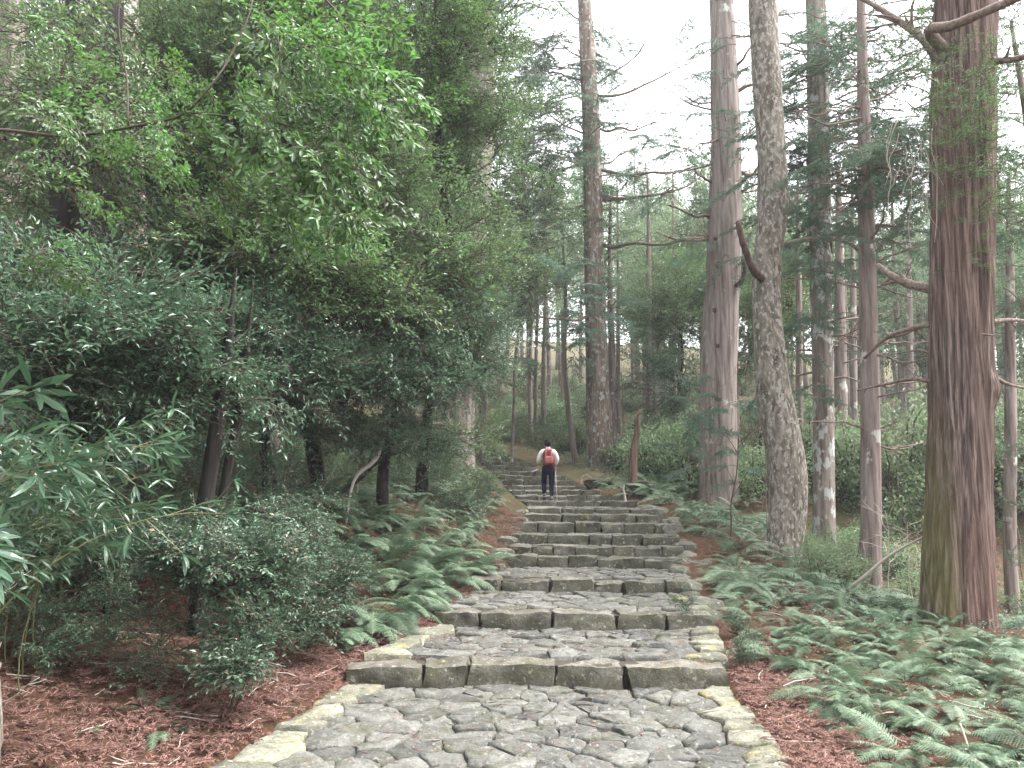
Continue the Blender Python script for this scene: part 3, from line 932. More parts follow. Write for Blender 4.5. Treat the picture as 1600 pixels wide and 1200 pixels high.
def samp_left(n):
    y = RNG.uniform(3.6, 11.5, n * 2) ; u = np.abs(RNG.normal(0, 1.7, n * 2)) - .10
    x = XL(y) - u
    k = (u < 4.2) & (np.abs(x) < y * .75 + .6)
    return np.c_[x, y][k][:n]


def samp_right(n):
    y = RNG.uniform(4.2, 10.5, n * 2); u = RNG.uniform(.03, 1.5, n * 2) * RNG.uniform(.3, 1, n * 2)
    x = XR(y) + u + .03
    return np.c_[x, y][:n]


def samp_far(n):
    y = RNG.uniform(11, 19, n); x = np.where(RNG.random(n) < .6, XL(y) - RNG.uniform(-.02, .7, n), XR(y) + RNG.uniform(.5, 2.6, n))
    m = RNG.random(n) < .35
    y = np.where(m, RNG.uniform(21, 27, n), y); x = np.where(m, XR(y) + RNG.uniform(.0, 1.8, n), x)
    return np.c_[x, y]


mb = MB()
for (n, s_, sz, pile) in ((4600, samp_left, (.08, .22), .07), (2300, samp_right, (.07, .17), .05), (2600, samp_far, (.1, .2), .04)):
    pts_ = s_(n)
    V, f = litter_cloud(len(pts_), lambda _n, p=pts_: p, RNG, sz, 0, pile)
    mb.add(V, f, 0)
tag(obj('needle_litter', mb.mesh('needle_litter', [M['litter']])), 'rusty brown fallen cedar sprays heaped beside the stone path', kind='stuff')

# a thin sprinkle in the joints of the paving
mb = MB(); n = 1100
pp = []
for _ in range(n):
    ti = int(RNG.choice([0, 0, 0, 1, 1, 2, 3]))
    u = RNG.random(); u = u if RNG.random() < .4 else (RNG.beta(.5, .5))
    x, y, z = warp(ti, .02 + .96 * u, RNG.uniform(.05, .97)); pp.append((x, y, z + .014))
pp = np.array(pp); a = RNG.uniform(0, 6.28, n)
for s in range(3):
    V, f = leaf_geo(pp + RNG.normal(0, .02, (n, 3)) * (1, 1, 0), np.c_[np.cos(a + s * .8), np.sin(a + s * .8), RNG.normal(0, .1, n)], np.tile(UP, (n, 1)), RNG.uniform(.03, .09, n), .006)
    mb.add(V, f, 0)
tag(obj('needle_litter', mb.mesh('needle_litter', [M['litter']])), 'loose brown needles caught between the paving stones', kind='stuff')

# ------------------------------------------------------------------ ferns


def frond_mesh(name, rng, L=.8, npin=24, W=.17, hi=True, mat='fern', arch=.45):
    mb = MB(); n = 12
    t = np.linspace(0, 1, n)
    zc = lambda t: L * (.55 * t - arch * 1.35 * t * t)
    yc = rng.normal(0, .06) * L
    Cf = lambda t: np.c_[L * t * (1 - .12 * t), yc * t * t, zc(t)]
    V, f = tube(Cf(t), np.linspace(.0035, .001, n), 3, False); mb.add(V, f, 0)
    bs, ds, ns_, ls, ws = [], [], [], [], []
    tt = np.linspace(.22, .985, npin)
    for q_, tk in enumerate(tt):
        p = Cf(np.array([tk]))[0]; p2 = Cf(np.array([min(1, tk + .02)]))[0]; ax = unit(p2 - p)
        s_ = (tk - .22) / .765
        pl = W * (min(1, .55 + 2.2 * s_) * (1 - s_ ** 2.2) ** .8 + .03) * rng.uniform(.9, 1.1)
        for sd_ in (-1, 1):
            lat = unit(np.cross(UP, ax)) * sd_
            d = unit(lat + ax * .38 + UP * (-.22 + rng.normal(0, .08)))
            nn = unit(np.cross(ax, lat) * sd_ + rng.normal(0, .12, 3))
            if not hi:
                bs.append(p); ds.append(d); ns_.append(nn); ls.append(pl); ws.append(L * .024)
            else:
                m = 7
                for w in range(m):
                    u_ = (w + .3) / m; pb = p + d * pl * u_ - UP * pl * .12 * u_ * u_
                    pw = L * .030 * (1 - u_ * .75)
                    ax2 = unit(np.cross(nn, d))
                    for s2 in (-1, 1):
                        bs.append(pb); ds.append(unit(ax2 * s2 + d * .7)); ns_.append(nn + rng.normal(0, .12, 3)); ls.append(pw * .62); ws.append(pl / m * 1.15)
                bs.append(p); ds.append(d); ns_.append(nn); ls.append(pl * 1.02); ws.append(L * .010)
    V, f = leaf_geo(np.array(bs), np.array(ds), np.array(ns_), np.array(ls), np.array(ws), False, .05, .06)
    mb.add(V, f, 1)
    me = mb.mesh(name, [M['stem'], M[mat]])
    return me


# random-per-island would speckle a frond: one colour per frond comes from a material of its own
def frond_mat(name, dark, light, rough=.5):
    m, N, L, o = newmat(name)
    oi = N.new('ShaderNodeObjectInfo'); g = N.new('ShaderNodeNewGeometry')
    c = mixc(N, L, oi.outputs['Random'], dark, light)
    c = mixc(N, L, .3, c, mixc(N, L, g.outputs['Random Per Island'], dark, light))
    b = N.new('ShaderNodeBsdfPrincipled'); b.inputs['Roughness'].default_value = rough; b.inputs['Specular IOR Level'].default_value = .4
    L.new(c, b.inputs['Base Color'])
    t = N.new('ShaderNodeBsdfTranslucent'); L.new(c, t.inputs[0])
    mx = N.new('ShaderNodeMixShader'); mx.inputs[0].default_value = .3
    L.new(b.outputs[0], mx.inputs[1]); L.new(t.outputs[0], mx.inputs[2]); L.new(mx.outputs[0], o.inputs[0])
    return m


M['fern'] = frond_mat('fern_frond', (0.056, 0.104, 0.052), (0.185, 0.26, 0.172))
M['fern_dead'] = frond_mat('withered_frond', (0.10, 0.045, 0.022), (0.28, 0.15, 0.09), .7)
FR_hi = [frond_mesh('frond', RNG, .8, 26, .135, True, 'fern', a) for a in (.30, .42, .52, .62)]
FR_lo = [frond_mesh('frond', RNG, .8, 24, .145, False, 'fern', a) for a in (.4, .5, .6)]
FR_dead = [frond_mesh('frond', RNG, .7, 18, .13, False, 'fern_dead', a) for a in (.6, .75)]


def fern(x, y, size, rng, hi, label, group, nf=8, dead=.08, bias=None, zadd=0.0):
    z = float(G(x, y)) + zadd
    root = tag(empty('fern', (x, y, z - .02)), label, 'fern', group)
    a0 = rng.uniform(0, 6.28)
    for k in range(nf):
        a = a0 + k * 6.283 / nf + rng.normal(0, .3)
        if bias is not None and rng.random() < .6: a = bias + rng.normal(0, .75)
        dd = rng.random() < dead
        me = (FR_dead if dd else (FR_hi if hi else FR_lo)); me = me[rng.integers(len(me))]
        s = size * rng.uniform(.75, 1.2)
        Mx = Matrix.Rotation(a, 4, 'Z') @ Matrix.Rotation(rng.normal(-.15, .22) + (.45 if dd else 0), 4, 'Y') @ Matrix.Rotation(rng.normal(0, .25), 4, 'X') @ Matrix.Scale(s, 4)
        obj('frond', me, root, mat=Mx)
    return root


rf = np.random.default_rng(5)
def FERNR(x, y):
    return '%s fern %s on the right bank %s' % (['spreading', 'larger', 'crowded'][int(x * 7) % 3], 'near the stones' if x - XR(y) < 1.6 else 'well out' if x - XR(y) > 3.2 else 'midway',
        'at the lower right' if y < 7 else 'beside the nearest landing' if y < 9.2 else 'level with the second landing' if y < 11.6 else 'around the foot of the massive cedar' if x > 5.6 else 'right of the third landing')


def FERNL(x, y):
    return '%s fern hanging over the left edge %s' % (['drooping', 'pale', 'thick'][int(abs(x) * 7) % 3],
        'above the second landing' if y < 12.2 else 'above the third landing' if y < 14.5 else 'beside the lower close steps' if y < 17 else 'beside the steps below the hiker')


def FERNF(x, y):
    return '%s fern on the rise %s' % (['pale', 'bushy'][int(x * 7) % 2],
        'in front of the crooked grey tree' if y < 17 else 'between the steps and the crooked grey tree' if y < 20 else 'below the thick pinkish cedar' if y < 23.5 else 'beyond the broken snag')


gR, gL, gF = 'ferns on the low bank right of the landings', 'ferns hanging over the left edge of the steps', 'ferns on the rise beside the upper right steps'
# right, near
pts = []
tries = 0
while len(pts) < 121 and tries < 6000:
    tries += 1
    y = rf.uniform(5.2, 14.5); x = float(XR(y)) + rf.uniform(.75 if y < 10 else .55, 6.0)
    if abs(x) > y * .68 + .5: continue
    if (x - 6.9) ** 2 + (y - 12.5) ** 2 < .6: continue
    if y < 8.6 and x < float(XR(y)) + .95: continue
    md = .24 + .025 * y * .5
    if all((x - a) ** 2 + (y - b) ** 2 > md ** 2 for a, b in pts): pts.append((x, y))
for k, (x, y) in enumerate(sorted(pts, key=lambda p: p[1])):
    fern(x, y, rf.uniform(.5, 1.1), rf, y < 12.5, FERNR(x, y), gR, 13, .15, bias=math.pi * 1.15)
# left bank beside steps 2..9
pts = []; tries = 0
while len(pts) < 92 and tries < 6000:
    tries += 1
    y = rf.uniform(10.6, 20.0); x = float(XL(y)) - rf.uniform(.40 if y < 16 else .75, 3.2)
    if x < -4.8: continue
    if all((x - a) ** 2 + (y - b) ** 2 > .36 ** 2 for a, b in pts): pts.append((x, y))
for x, y in pts:
    fern(x, y, rf.uniform(1.0, 1.5) * float(np.interp(y, [14, 17.5], [1, .55])), rf, y < 15, FERNL(x, y), gL, 11, .12, bias=-.6)
# rise on the right by the upper steps and further woods floor
pts = []; tries = 0
while len(pts) < 76 and tries < 6000:
    tries += 1
    y = rf.uniform(13.0, 26); x = float(XR(y)) + rf.uniform(.5, 3.9)
    if (x - 5.75) ** 2 + (y - 17) ** 2 < .3: continue
    if all((x - a) ** 2 + (y - b) ** 2 > .40 ** 2 for a, b in pts): pts.append((x, y))
for x, y in pts:
    fern(x, y, rf.uniform(.8, 1.4), rf, False, FERNF(x, y), gF, 11, .10, bias=math.pi * 1.2)
for (px, d) in ((985, 21.9), (1012, 21.8), (1035, 22.0), (958, 23.6)):
    fern((px - 800) / F_PX * d, d, .8, rf, False, 'fern growing over the earth mound at the foot of the broken snag', 'ferns at the foot of the broken snag', 9, .1, zadd=.15)
# two small ferns in the litter at the left, a few others
for (px, py, d, s, lab) in ((255, 1095, 7.2, .55, 'small fern growing alone in the rusty litter left of the nearest landing'),
                            (235, 1075, 7.6, .5, 'small fern just behind the lone fern in the rusty litter on the left'),
                            (130, 1085, 6.9, .34, 'tiny fern in the litter at the lower left corner'),
                            (60, 1030, 7.8, .42, 'single fern below the bamboo grass at the left edge'),
                            (530, 975, 10.3, .7, 'fern hanging low over the litter left of the second row of blocks'),
                            (590, 955, 10.8, .8, 'fern beside the left end of the second landing')):
    p = P(px, py, d)
    fern(float(p[0]), d, s, rf, True, lab, None, 7, .1)

# ------------------------------------------------------------------ big trees


def tall_tree(name, label, base, pts, rad, mat, cat='tree', ns=36, ridge=.10, K=3.0, flare=.25, seed=0, lump=.06, zs=.35, ring=.14, group=None, extra=None):
    base = np.asarray(base, float)
    root = tag(empty(name, base), label, cat, group)
    pl = [(0, 0, -.4)] + [tuple(np.asarray(p, float) - base) for p in pts]
    rr = [rad[0] * 1.08] + list(rad)
    tr = obj('trunk', trunk_mesh('trunk', pl, rr, mat, ns, ring, ridge, K, flare, seed, lump, zs, extra), root)
    return root


def px_trunk(rows, d, lean=0.0):
    """rows of (px centre, py, px width) -> points and radii at distance d (+lean per row)"""
    pts, rad = [], []
    for k, (px, py, w) in enumerate(rows):
        dd = d + lean * k
        p = P(px, py, dd); pts.append(p); rad.append(w / 2 * math.hypot(dd, p[2] - EYE) / F_PX / math.hypot(1, (px - 800) / F_PX) * 1.0)
    return pts, rad


def grounded(rows, d):
    pts, rad = px_trunk(rows, d)
    b = pts[0].copy(); b[2] = float(G(b[0], b[1], False)) - .02
    pts = [p for p in pts if p[2] > b[2] + .15]; rad = rad[-len(pts):]
    return b, [b] + pts, [rad[0] * 1.03] + rad


rt = np.random.default_rng(77)
TR = {}


def hero_extra(h, th, R):
    # deep flutes running up the bole and a burl facing the path
    e = -.055 * math.exp(-((((th - 4.95 + .02 * h) + math.pi) % (2 * math.pi) - math.pi) / .10) ** 2)
    e += -.04 * math.exp(-((((th - 4.45 + .05 * h) + math.pi) % (2 * math.pi) - math.pi) / .07) ** 2)
    e += .03 * math.sin(th * 5 + .25 * h) * .5
    e += .10 * math.exp(-((h - 3.95) / .22) ** 2) * math.exp(-((((th - 5.45) + math.pi) % (2 * math.pi) - math.pi) / .30) ** 2)
    return e


def big(name_, key, label, rows, d, mat, top=None, **kw):
    b, pts, rad = grounded(rows, d)
    if top:                       # carry the trunk on above the picture
        p = pts[-1]; q_ = pts[-2]; dr = (p - q_) / max(.3, p[2] - q_[2]); dr = dr * (1, 1, 0) + UP
        for f_ in (.35, .7, 1.0):
            pts.append(p + dr * (top - p[2]) * f_ * (1, 1, 1)); rad.append(rad[-1] * (1 - .28 * f_) if f_ < 1 else rad[-1] * .25)
    r = tall_tree(name_, label, b, pts, rad, mat, **kw)
    TR[key] = (r, np.array(pts), rad, d)
    return r


big('cedar_tree', 'hero', 'massive reddish-brown cedar with ridged bark and a green mossy flank, largest trunk on the right',
    [(1494, 962, 112), (1496, 900, 104), (1499, 760, 98), (1502, 600, 97), (1502, 450, 96), (1504, 300, 94), (1506, 150, 90), (1508, 0, 84)], 12.5, M['bark_hero'], 19,
    ns=128, ridge=.125, K=6.5, flare=.24, seed=1, zs=.16, ring=.075, lump=.05, extra=hero_extra)
big('broadleaf_tree', 'grey', 'crooked pale grey speckled trunk leaning left with a dark broken stub',
    [(1222, 893, 66), (1228, 820, 56), (1228, 740, 60), (1218, 660, 58), (1206, 580, 50), (1198, 480, 42), (1199, 400, 42), (1209, 320, 46), (1207, 240, 44), (1200, 150, 42), (1196, 70, 40), (1192, 0, 40)],
    17.0, M['bark_grey'], 17, ns=48, ridge=.05, K=2.2, flare=.22, seed=2, lump=.14, ring=.1)
big('cedar_tree', 'pink', 'thick pinkish-grey cedar trunk with knot holes behind the crooked grey tree',
    [(1122, 772, 64), (1122, 700, 57), (1123, 600, 56), (1126, 500, 55), (1131, 400, 52), (1134, 300, 48), (1134, 200, 44), (1131, 100, 38), (1127, 0, 32)],
    24.0, M['bark_cedar'], 26, ns=56, ridge=.05, K=3, flare=.15, seed=3, lump=.08)
big('cedar_tree', 'lich', 'slim straight trunk blotched with white lichen between the grey leaning tree and the brown cedar',
    [(1290, 893, 36), (1288, 760, 34), (1286, 600, 33), (1283, 450, 34), (1281, 300, 34), (1278, 150, 33), (1275, 0, 28)],
    20.0, M['bark_lichen'], 22, ns=36, ridge=.06, K=3, flare=.15, seed=4, lump=.08)
big('cedar_tree', 'brown', 'slim smooth brown cedar trunk just left of the massive cedar',
    [(1361, 925, 36), (1361, 800, 33), (1360, 650, 31), (1357, 500, 29), (1354, 350, 25), (1350, 200, 20), (1347, 80, 15), (1345, 0, 12)],
    16.0, M['bark_brown'], 13.6, ns=36, ridge=.045, K=3, flare=.14, seed=5, lump=.05)
big('cedar_tree', 'mid', 'tall lichen-spotted cedar standing alone at the head of the steps right of the hiker',
    [(938, 738, 47), (937, 680, 41), (934, 600, 36), (931, 500, 32), (928, 400, 30), (925, 250, 27), (920, 120, 24), (913, 0, 18)],
    32.0, M['bark_spot'], 30, ns=36, ridge=.06, K=3, flare=.2, seed=6, lump=.06)
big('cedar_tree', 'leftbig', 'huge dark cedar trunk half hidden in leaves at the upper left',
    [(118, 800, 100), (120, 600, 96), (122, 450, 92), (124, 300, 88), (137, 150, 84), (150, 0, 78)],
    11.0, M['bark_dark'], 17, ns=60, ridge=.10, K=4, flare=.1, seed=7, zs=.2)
big('cedar_tree', 'leftpale', 'paler grey-brown cedar trunk showing behind the huge dark one at the upper left',
    [(205, 760, 62), (202, 500, 58), (200, 300, 54), (194, 150, 50), (190, 0, 46)], 16.0, M['bark_cedar'], 22, ns=40, ridge=.08, K=4, seed=8)
big('cedar_tree', 'leftfar', 'pale cedar trunk at the far left edge behind the bamboo grass',
    [(12, 700, 40), (14, 400, 38), (18, 100, 36), (20, 0, 34)], 15.0, M['bark_cedar'], 20, ns=32, ridge=.08, K=4, seed=9)
big('cedar_tree', 'midleft', 'reddish-grey cedar trunk showing through the leaves above the left bank',
    [(712, 690, 58), (722, 500, 50), (738, 350, 46), (750, 200, 44), (752, 90, 42), (752, 0, 38)], 24.5, M['bark_cedar'], 24, ns=40, ridge=.08, K=4, seed=10)
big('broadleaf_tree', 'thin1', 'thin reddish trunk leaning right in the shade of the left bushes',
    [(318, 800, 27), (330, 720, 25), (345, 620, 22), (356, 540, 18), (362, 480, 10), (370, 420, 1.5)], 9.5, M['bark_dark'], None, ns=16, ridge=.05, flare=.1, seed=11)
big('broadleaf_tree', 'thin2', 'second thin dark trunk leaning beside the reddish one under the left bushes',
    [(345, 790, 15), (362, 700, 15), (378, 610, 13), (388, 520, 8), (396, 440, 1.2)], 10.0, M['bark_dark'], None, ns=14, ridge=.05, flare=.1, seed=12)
big('tree_snag', 'snag', 'broken orange-brown snag standing on a root mound right of the steps',
    [(988, 775, 17), (989, 740, 13), (991, 700, 11), (996, 668, 8), (996, 655, 9), (1000, 640, 2)], 22.5, M['snag'], None, cat='snag', ns=20, ridge=.14, K=2.5, flare=.5, seed=13, lump=.2, ring=.08)
big('slender_tree', 'slim1', 'slender pale trunk leaning left between the hiker and the lichen-spotted cedar',
    [(899, 724, 10), (893, 680, 9), (886, 620, 8), (882, 560, 7), (884, 470, 6), (880, 380, 4)], 33, M['bark_cedar'], None, ns=12, ridge=.04, seed=14)
for k, (px, w, d, y0, lab) in enumerate(((850, 8, 39, 705, 'thin straight trunk directly above the head of the hiker'), (838, 7, 40, 700, 'thin trunk beside the one directly above the head of the hiker'),
                                    (829, 8, 41, 703, 'thin brown trunk at the top of the steps left of the hiker'))):
    big('slender_tree', 'top%d' % k, lab, [(px, y0, w), (px - 1, 600, w * .9), (px + 2, 480, w * .75), (px + 4, 380, w * .5)], d, M['bark_brown'], None, ns=10, ridge=.04, seed=20 + k)
for k, (px, w, d, y0, lab) in enumerate((
        (1316, 24, 27, 860, 'reddish trunk in the gap between the lichen-blotched and brown cedars'), (1337, 13, 31, 850, 'thin dark trunk close behind the slim brown cedar'),
        (1252, 14, 26, 850, 'dark thin trunk close behind the base of the crooked grey tree'), (1582, 22, 17, 940, 'reddish-brown trunk just to the right of the massive cedar'),
        (1018, 12, 36, 730, 'slim trunk right of the broken snag'), (1150, 18, 29, 760, 'slim brown trunk right behind the thick pinkish cedar'),
        (1057, 10, 40, 740, 'thin trunk left of the thick pinkish cedar'), (1425, 12, 34, 880, 'faint thin trunk behind the massive cedar on its left side'),
        (1190, 10, 33, 780, 'thin trunk seen left of the crooked grey tree'), (970, 8, 38, 725, 'thin trunk left of the broken snag'))):
    big('cedar_tree', 'bg%d' % k, lab, [(px, y0, w), (px - 3, 650, w * .9), (px - 4, 450, w * .7), (px - 5, 330, w * .45), (px - 6, 270, w * .2)], d, M['bark_brown'], None, ns=14, ridge=.05, seed=30 + k)

# --- limbs and boughs on the right-hand trees


def bough(root, a, b, r0, r1=.012, sag=.0, amp=.05, mat='limb', seed=0, pts=None, ns=7, tw=0):
    rr = np.random.default_rng(seed + 900)
    C = np.array(pts) if pts is not None else wiggle(a, b, 7, amp, rr, sag)
    me = limb_mesh('limb', C - np.array(root.location), r0, r1, M[mat], ns, 22, .22, seed)
    o_ = obj('limb', me, root)
    cc = C - np.array(root.location)
    for q_ in range(tw):
        t = rr.uniform(.25, .95) * (len(cc) - 1); i_ = int(t); i_ = min(i_, len(cc) - 2)
        p = cc[i_] * (1 - t + i_) + cc[i_ + 1] * (t - i_)
        L_ = np.linalg.norm(cc[-1] - cc[0])
        d = unit(cc[-1] - cc[0]) * .7 + rr.normal(0, .6, 3)
        e = p + unit(d) * L_ * rr.uniform(.12, .35)
        obj('twig', limb_mesh('twig', bent(p, e, rr, 5, .07, 0), r1 * 1.1, .004, M[mat], 4, 9, .2, q_), root)
    return C


def PP(seq): return [P(*s) for s in seq]


hr = TR['hero'][0]
bough(hr, None, None, .10, .05, pts=PP([(1500, 90, 12.4), (1460, 62, 12.2), (1452, 46, 12.0), (1480, 42, 11.7), (1540, 18, 11.3), (1600, -8, 11.0), (1680, -40, 10.7)]), seed=1, ns=10)
bough(hr, None, None, .085, .04, pts=PP([(1500, 98, 12.4), (1540, 96, 12.2), (1575, 94, 12.0), (1640, 78, 11.6)]), seed=2, ns=10, tw=3)
bough(hr, None, None, .075, .035, pts=PP([(1470, 100, 12.4), (1440, 60, 12.6), (1400, 30, 12.9), (1365, 8, 13.2), (1330, -12, 13.5)]), seed=3, ns=8, tw=5)
bough(hr, None, None, .085, .05, pts=PP([(1460, 452, 12.9), (1425, 445, 13.2), (1392, 430, 13.5), (1372, 415, 13.8)]), seed=4, ns=9, tw=3)
bough(hr, None, None, .05, .025, pts=PP([(1470, 505, 12.6), (1430, 512, 12.9), (1390, 525, 13.3), (1350, 560, 13.8)]), seed=5, tw=4)
bough(hr, None, None, .045, .015, pts=PP([(1470, 600, 12.6), (1430, 592, 12.9), (1395, 598, 13.3), (1340, 610, 13.9)]), seed=6, tw=4)
bough(hr, None, None, .05, .015, pts=PP([(1540, 505, 12.4), (1580, 500, 12.6), (1640, 510, 12.9)]), seed=7, tw=3)
bough(hr, None, None, .04, .012, pts=PP([(1540, 580, 12.4), (1575, 600, 12.7), (1620, 610, 12.9)]), seed=8, tw=2)
bough(hr, None, None, .03, .010, pts=PP([(1470, 560, 12.6), (1440, 548, 12.9), (1400, 552, 13.3)]), seed=9, tw=3)
bough(hr, None, None, .02, .006, pts=PP([(1535, 522, 12.0), (1552, 524, 11.85), (1560, 524, 11.8)]), seed=10)
for k in range(6):
    a = rt.uniform(0, 6.28); z = rt.uniform(10, 16)
    bough(hr, TR['hero'][1][0] * (1, 1, 0) + (.1, 0, z), TR['hero'][1][0] * (1, 1, 0) + (math.cos(a) * 3, math.sin(a) * 3, z + rt.uniform(-.3, .9)), .05, .012, seed=40 + k, tw=4)
gr = TR['grey'][0]
o_ = bough(gr, None, None, .085, .055, pts=PP([(1190, 436, 16.7), (1176, 420, 16.4), (1166, 395, 16.3), (1158, 370, 16.2), (1153, 346, 16.2)]), mat='deadwood', seed=20, ns=10)
pk = TR['pink'][0]
bough(pk, None, None, .10, .05, pts=PP([(1140, 450, 23.8), (1158, 440, 23.4), (1164, 418, 23.2), (1160, 405, 23.1)]), mat='deadwood', seed=21)
bough(gr, None, None, .06, .04, pts=PP([(1215, 385, 17.1), (1240, 378, 17.4), (1290, 372, 18.0), (1335, 385, 18.5), (1350, 400, 18.7)]), mat='limb', seed=22, tw=5)
for k, (a, b, r0) in enumerate((((1160, 270), (1215, 262), .07), ((1158, 285), (1190, 250), .07), ((1112, 340), (1040, 320), .06), ((1112, 372), (1025, 362), .05), ((1150, 145), (1240, 95), .07),
                                ((1150, 105), (1180, 60), .05), ((1112, 285), (1085, 262), .05), ((1155, 220), (1185, 190), .05), ((1155, 300), (1200, 275), .05), ((1113, 160), (1070, 150), .03))):
    bough(pk, P(a[0], a[1], 24), P(b[0], b[1], 24 + rt.uniform(-1.5, 1)), r0, .02, sag=.05, seed=50 + k, tw=4, amp=.07)
md = TR['mid'][0]
for k, (a, b, r0) in enumerate((((940, 382), (1108, 370), .10), ((940, 312), (1100, 272), .10), ((938, 265), (1090, 258), .08), ((936, 200), (1030, 190), .06), ((935, 150), (1070, 100), .07),
                                ((934, 130), (1010, 60), .05), ((915, 320), (850, 330), .05), ((930, 480), (810, 490), .07), ((915, 210), (850, 170), .05), ((912, 90), (870, 60), .04), ((905, 30), (870, 0), .04), ((935, 255), (1000, 225), .05))):
    bough(md, P(a[0], a[1], 32), P(b[0], b[1], 32 + rt.uniform(-3, 1)), r0, .02, sag=.06 if k != 7 else .12, seed=70 + k, tw=6, amp=.06)
lc = TR['lich'][0]; bn = TR['brown'][0]
for k, (tr_, d, xa, a, b, r0) in enumerate(((lc, 20, 1280, 75, (1330, 30), .06), (lc, 20, 1280, 60, (1210, 70), .05), (lc, 20, 1280, 160, (1230, 190), .04), (lc, 20, 1280, 170, (1340, 150), .04), (lc, 20, 1282, 240, (1222, 235), .04),
        (lc, 20, 1282, 285, (1345, 260), .05), (lc, 20, 1282, 290, (1235, 300), .04), (lc, 20, 1283, 365, (1225, 385), .05), (lc, 20, 1283, 370, (1350, 352), .07), (lc, 20, 1285, 430, (1225, 435), .03), (lc, 20, 1287, 540, (1350, 512), .03),
        (bn, 16, 1350, 65, (1400, 40), .03), (bn, 16, 1350, 105, (1300, 130), .03), (bn, 16, 1350, 160, (1420, 120), .035), (bn, 16, 1350, 200, (1300, 215), .03), (bn, 16, 1352, 245, (1440, 230), .04), (bn, 16, 1352, 260, (1290, 262), .035),
        (bn, 16, 1353, 300, (1300, 330), .03), (bn, 16, 1355, 385, (1385, 312), .045), (bn, 16, 1355, 352, (1440, 350), .04), (bn, 16, 1357, 440, (1440, 465), .03), (bn, 16, 1358, 530, (1460, 505), .045), (bn, 16, 1359, 600, (1450, 590), .035), (bn, 16, 1359, 620, (1450, 600), .02), (bn, 16, 1360, 550, (1455, 557), .03),
        (bn, 16, 1358, 470, (1300, 545), .02), (bn, 16, 1360, 675, (1420, 650), .015), (bn, 16, 1360, 700, (1440, 690), .012))):
    bough(tr_, P(xa, a, d), P(b[0], b[1], d + rt.uniform(-1.2, .8)), r0, .010, sag=.05, seed=110 + k, tw=4, amp=.06)

for k in range(64):
    tr_, d, x0, lo, hi_, r0 = [(lc, 20, 1282, 30, 620, .035), (bn, 16, 1355, 40, 700, .028), (pk, 24, 1134, 20, 420, .04), (TR['bg0'][0], 27, 1312, 380, 700, .035), (bn, 16, 1354, 20, 420, .028), (lc, 20, 1279, 10, 380, .035)][k % 6]
    yy = rt.uniform(lo, hi_); sgn = 1 if rt.random() < .55 else -1
    bough(tr_, P(x0, yy, d), P(x0 + sgn * rt.uniform(45, 120), yy + rt.normal(-8, 22), d + rt.uniform(-1.6, .8)), r0, .008, sag=rt.uniform(-.04, .09), seed=300 + k, tw=5, amp=.08)

for (kx, ky, kd, kr) in ((1118, 372, 23.48, .10), (1121, 415, 23.47, .10), (1117, 484, 23.46, .12), (1139, 488, 23.5, .09), (1138, 515, 23.5, .09), (1122, 540, 23.45, .10), (1131, 455, 23.46, .07)):
    kp = P(kx, ky, kd); a_ = np.linspace(0, 2 * math.pi, 11)[:-1]
    V_, f_k = tube(np.c_[np.cos(a_) * kr * .28, np.zeros(10) + .04, np.sin(a_) * kr * .40][list(range(10)) + [0]], np.full(11, kr * .30), 6)
    obj('knot', mesh('knot', V_, f_k, [M['deadwood']], smooth=True), pk, mat=Matrix.Translation(tuple(kp - np.array(pk.location))))

# needle boughs on them


def boughs_at(root, spots, kind, rng, n=1):
    for (px, py, d, s) in spots:
        for _ in range(n):
            p = P(px + rng.normal(0, 10), py + rng.normal(0, 8), d + rng.normal(0, .3))
            a = rng.uniform(0, 6.28)
            f_ = np.array((math.cos(a), math.sin(a) * .6, rng.normal(0, .15)))
            me = BR[kind][rng.integers(len(BR[kind]))]
            obj('needle_bough', me, root, mat=orient(rel(root, p), f_, s * rng.uniform(.8, 1.2), rng.normal(0, .3)))


def region(n, x0, x1, y0, y1, d0, d1, s): return [(rt.uniform(x0, x1), rt.uniform(y0, y1), rt.uniform(d0, d1), s) for _ in range(n)]


boughs_at(md, region(75, 835, 930, 0, 300, 30, 34, 1.15), 'cedar', rt)
boughs_at(md, region(22, 935, 1075, 180, 300, 29, 33, .85), 'cedar', rt)
boughs_at(md, region(20, 950, 1085, 0, 190, 29, 33, .5), 'cedar', rt)
boughs_at(md, region(34, 800, 940, 400, 580, 27, 31, .95), 'hinoki', rt)
boughs_at(pk, region(26, 1060, 1200, 0, 240, 22, 25, .6), 'cedar', rt)
boughs_at(pk, region(20, 1050, 1180, 300, 420, 23, 26, .6), 'cedar', rt)
boughs_at(pk, region(26, 1060, 1190, 590, 760, 19, 23, .62), 'hinoki', rt)
boughs_at(lc, region(60, 1205, 1340, 30, 330, 18.5, 21.5, .75), 'cedar', rt)
boughs_at(lc, region(44, 1250, 1345, 280, 450, 16.5, 19, .55), 'hinoki', rt)
boughs_at(lc, region(22, 1225, 1320, 480, 620, 18, 19, .5), 'hinoki', rt)
boughs_at(bn, region(60, 1330, 1470, 10, 300, 15, 18.5, .7), 'cedar', rt)
boughs_at(bn, region(44, 1360, 1470, 180, 400, 14.5, 17, .6), 'cedar', rt)
boughs_at(lc, region(36, 1210, 1450, 200, 420, 19, 23, .75), 'cedar', rt)
boughs_at(pk, region(24, 1150, 1270, 60, 420, 24, 28, .9), 'cedar', rt)
boughs_at(bn, region(40, 1290, 1470, 0, 260, 18, 22, .85), 'cedar', rt)
boughs_at(md, region(14, 940, 1110, 210, 330, 30, 35, .9), 'cedar', rt)
boughs_at(hr, region(26, 1550, 1640, 100, 480, 13, 15, .6), 'cedar', rt)


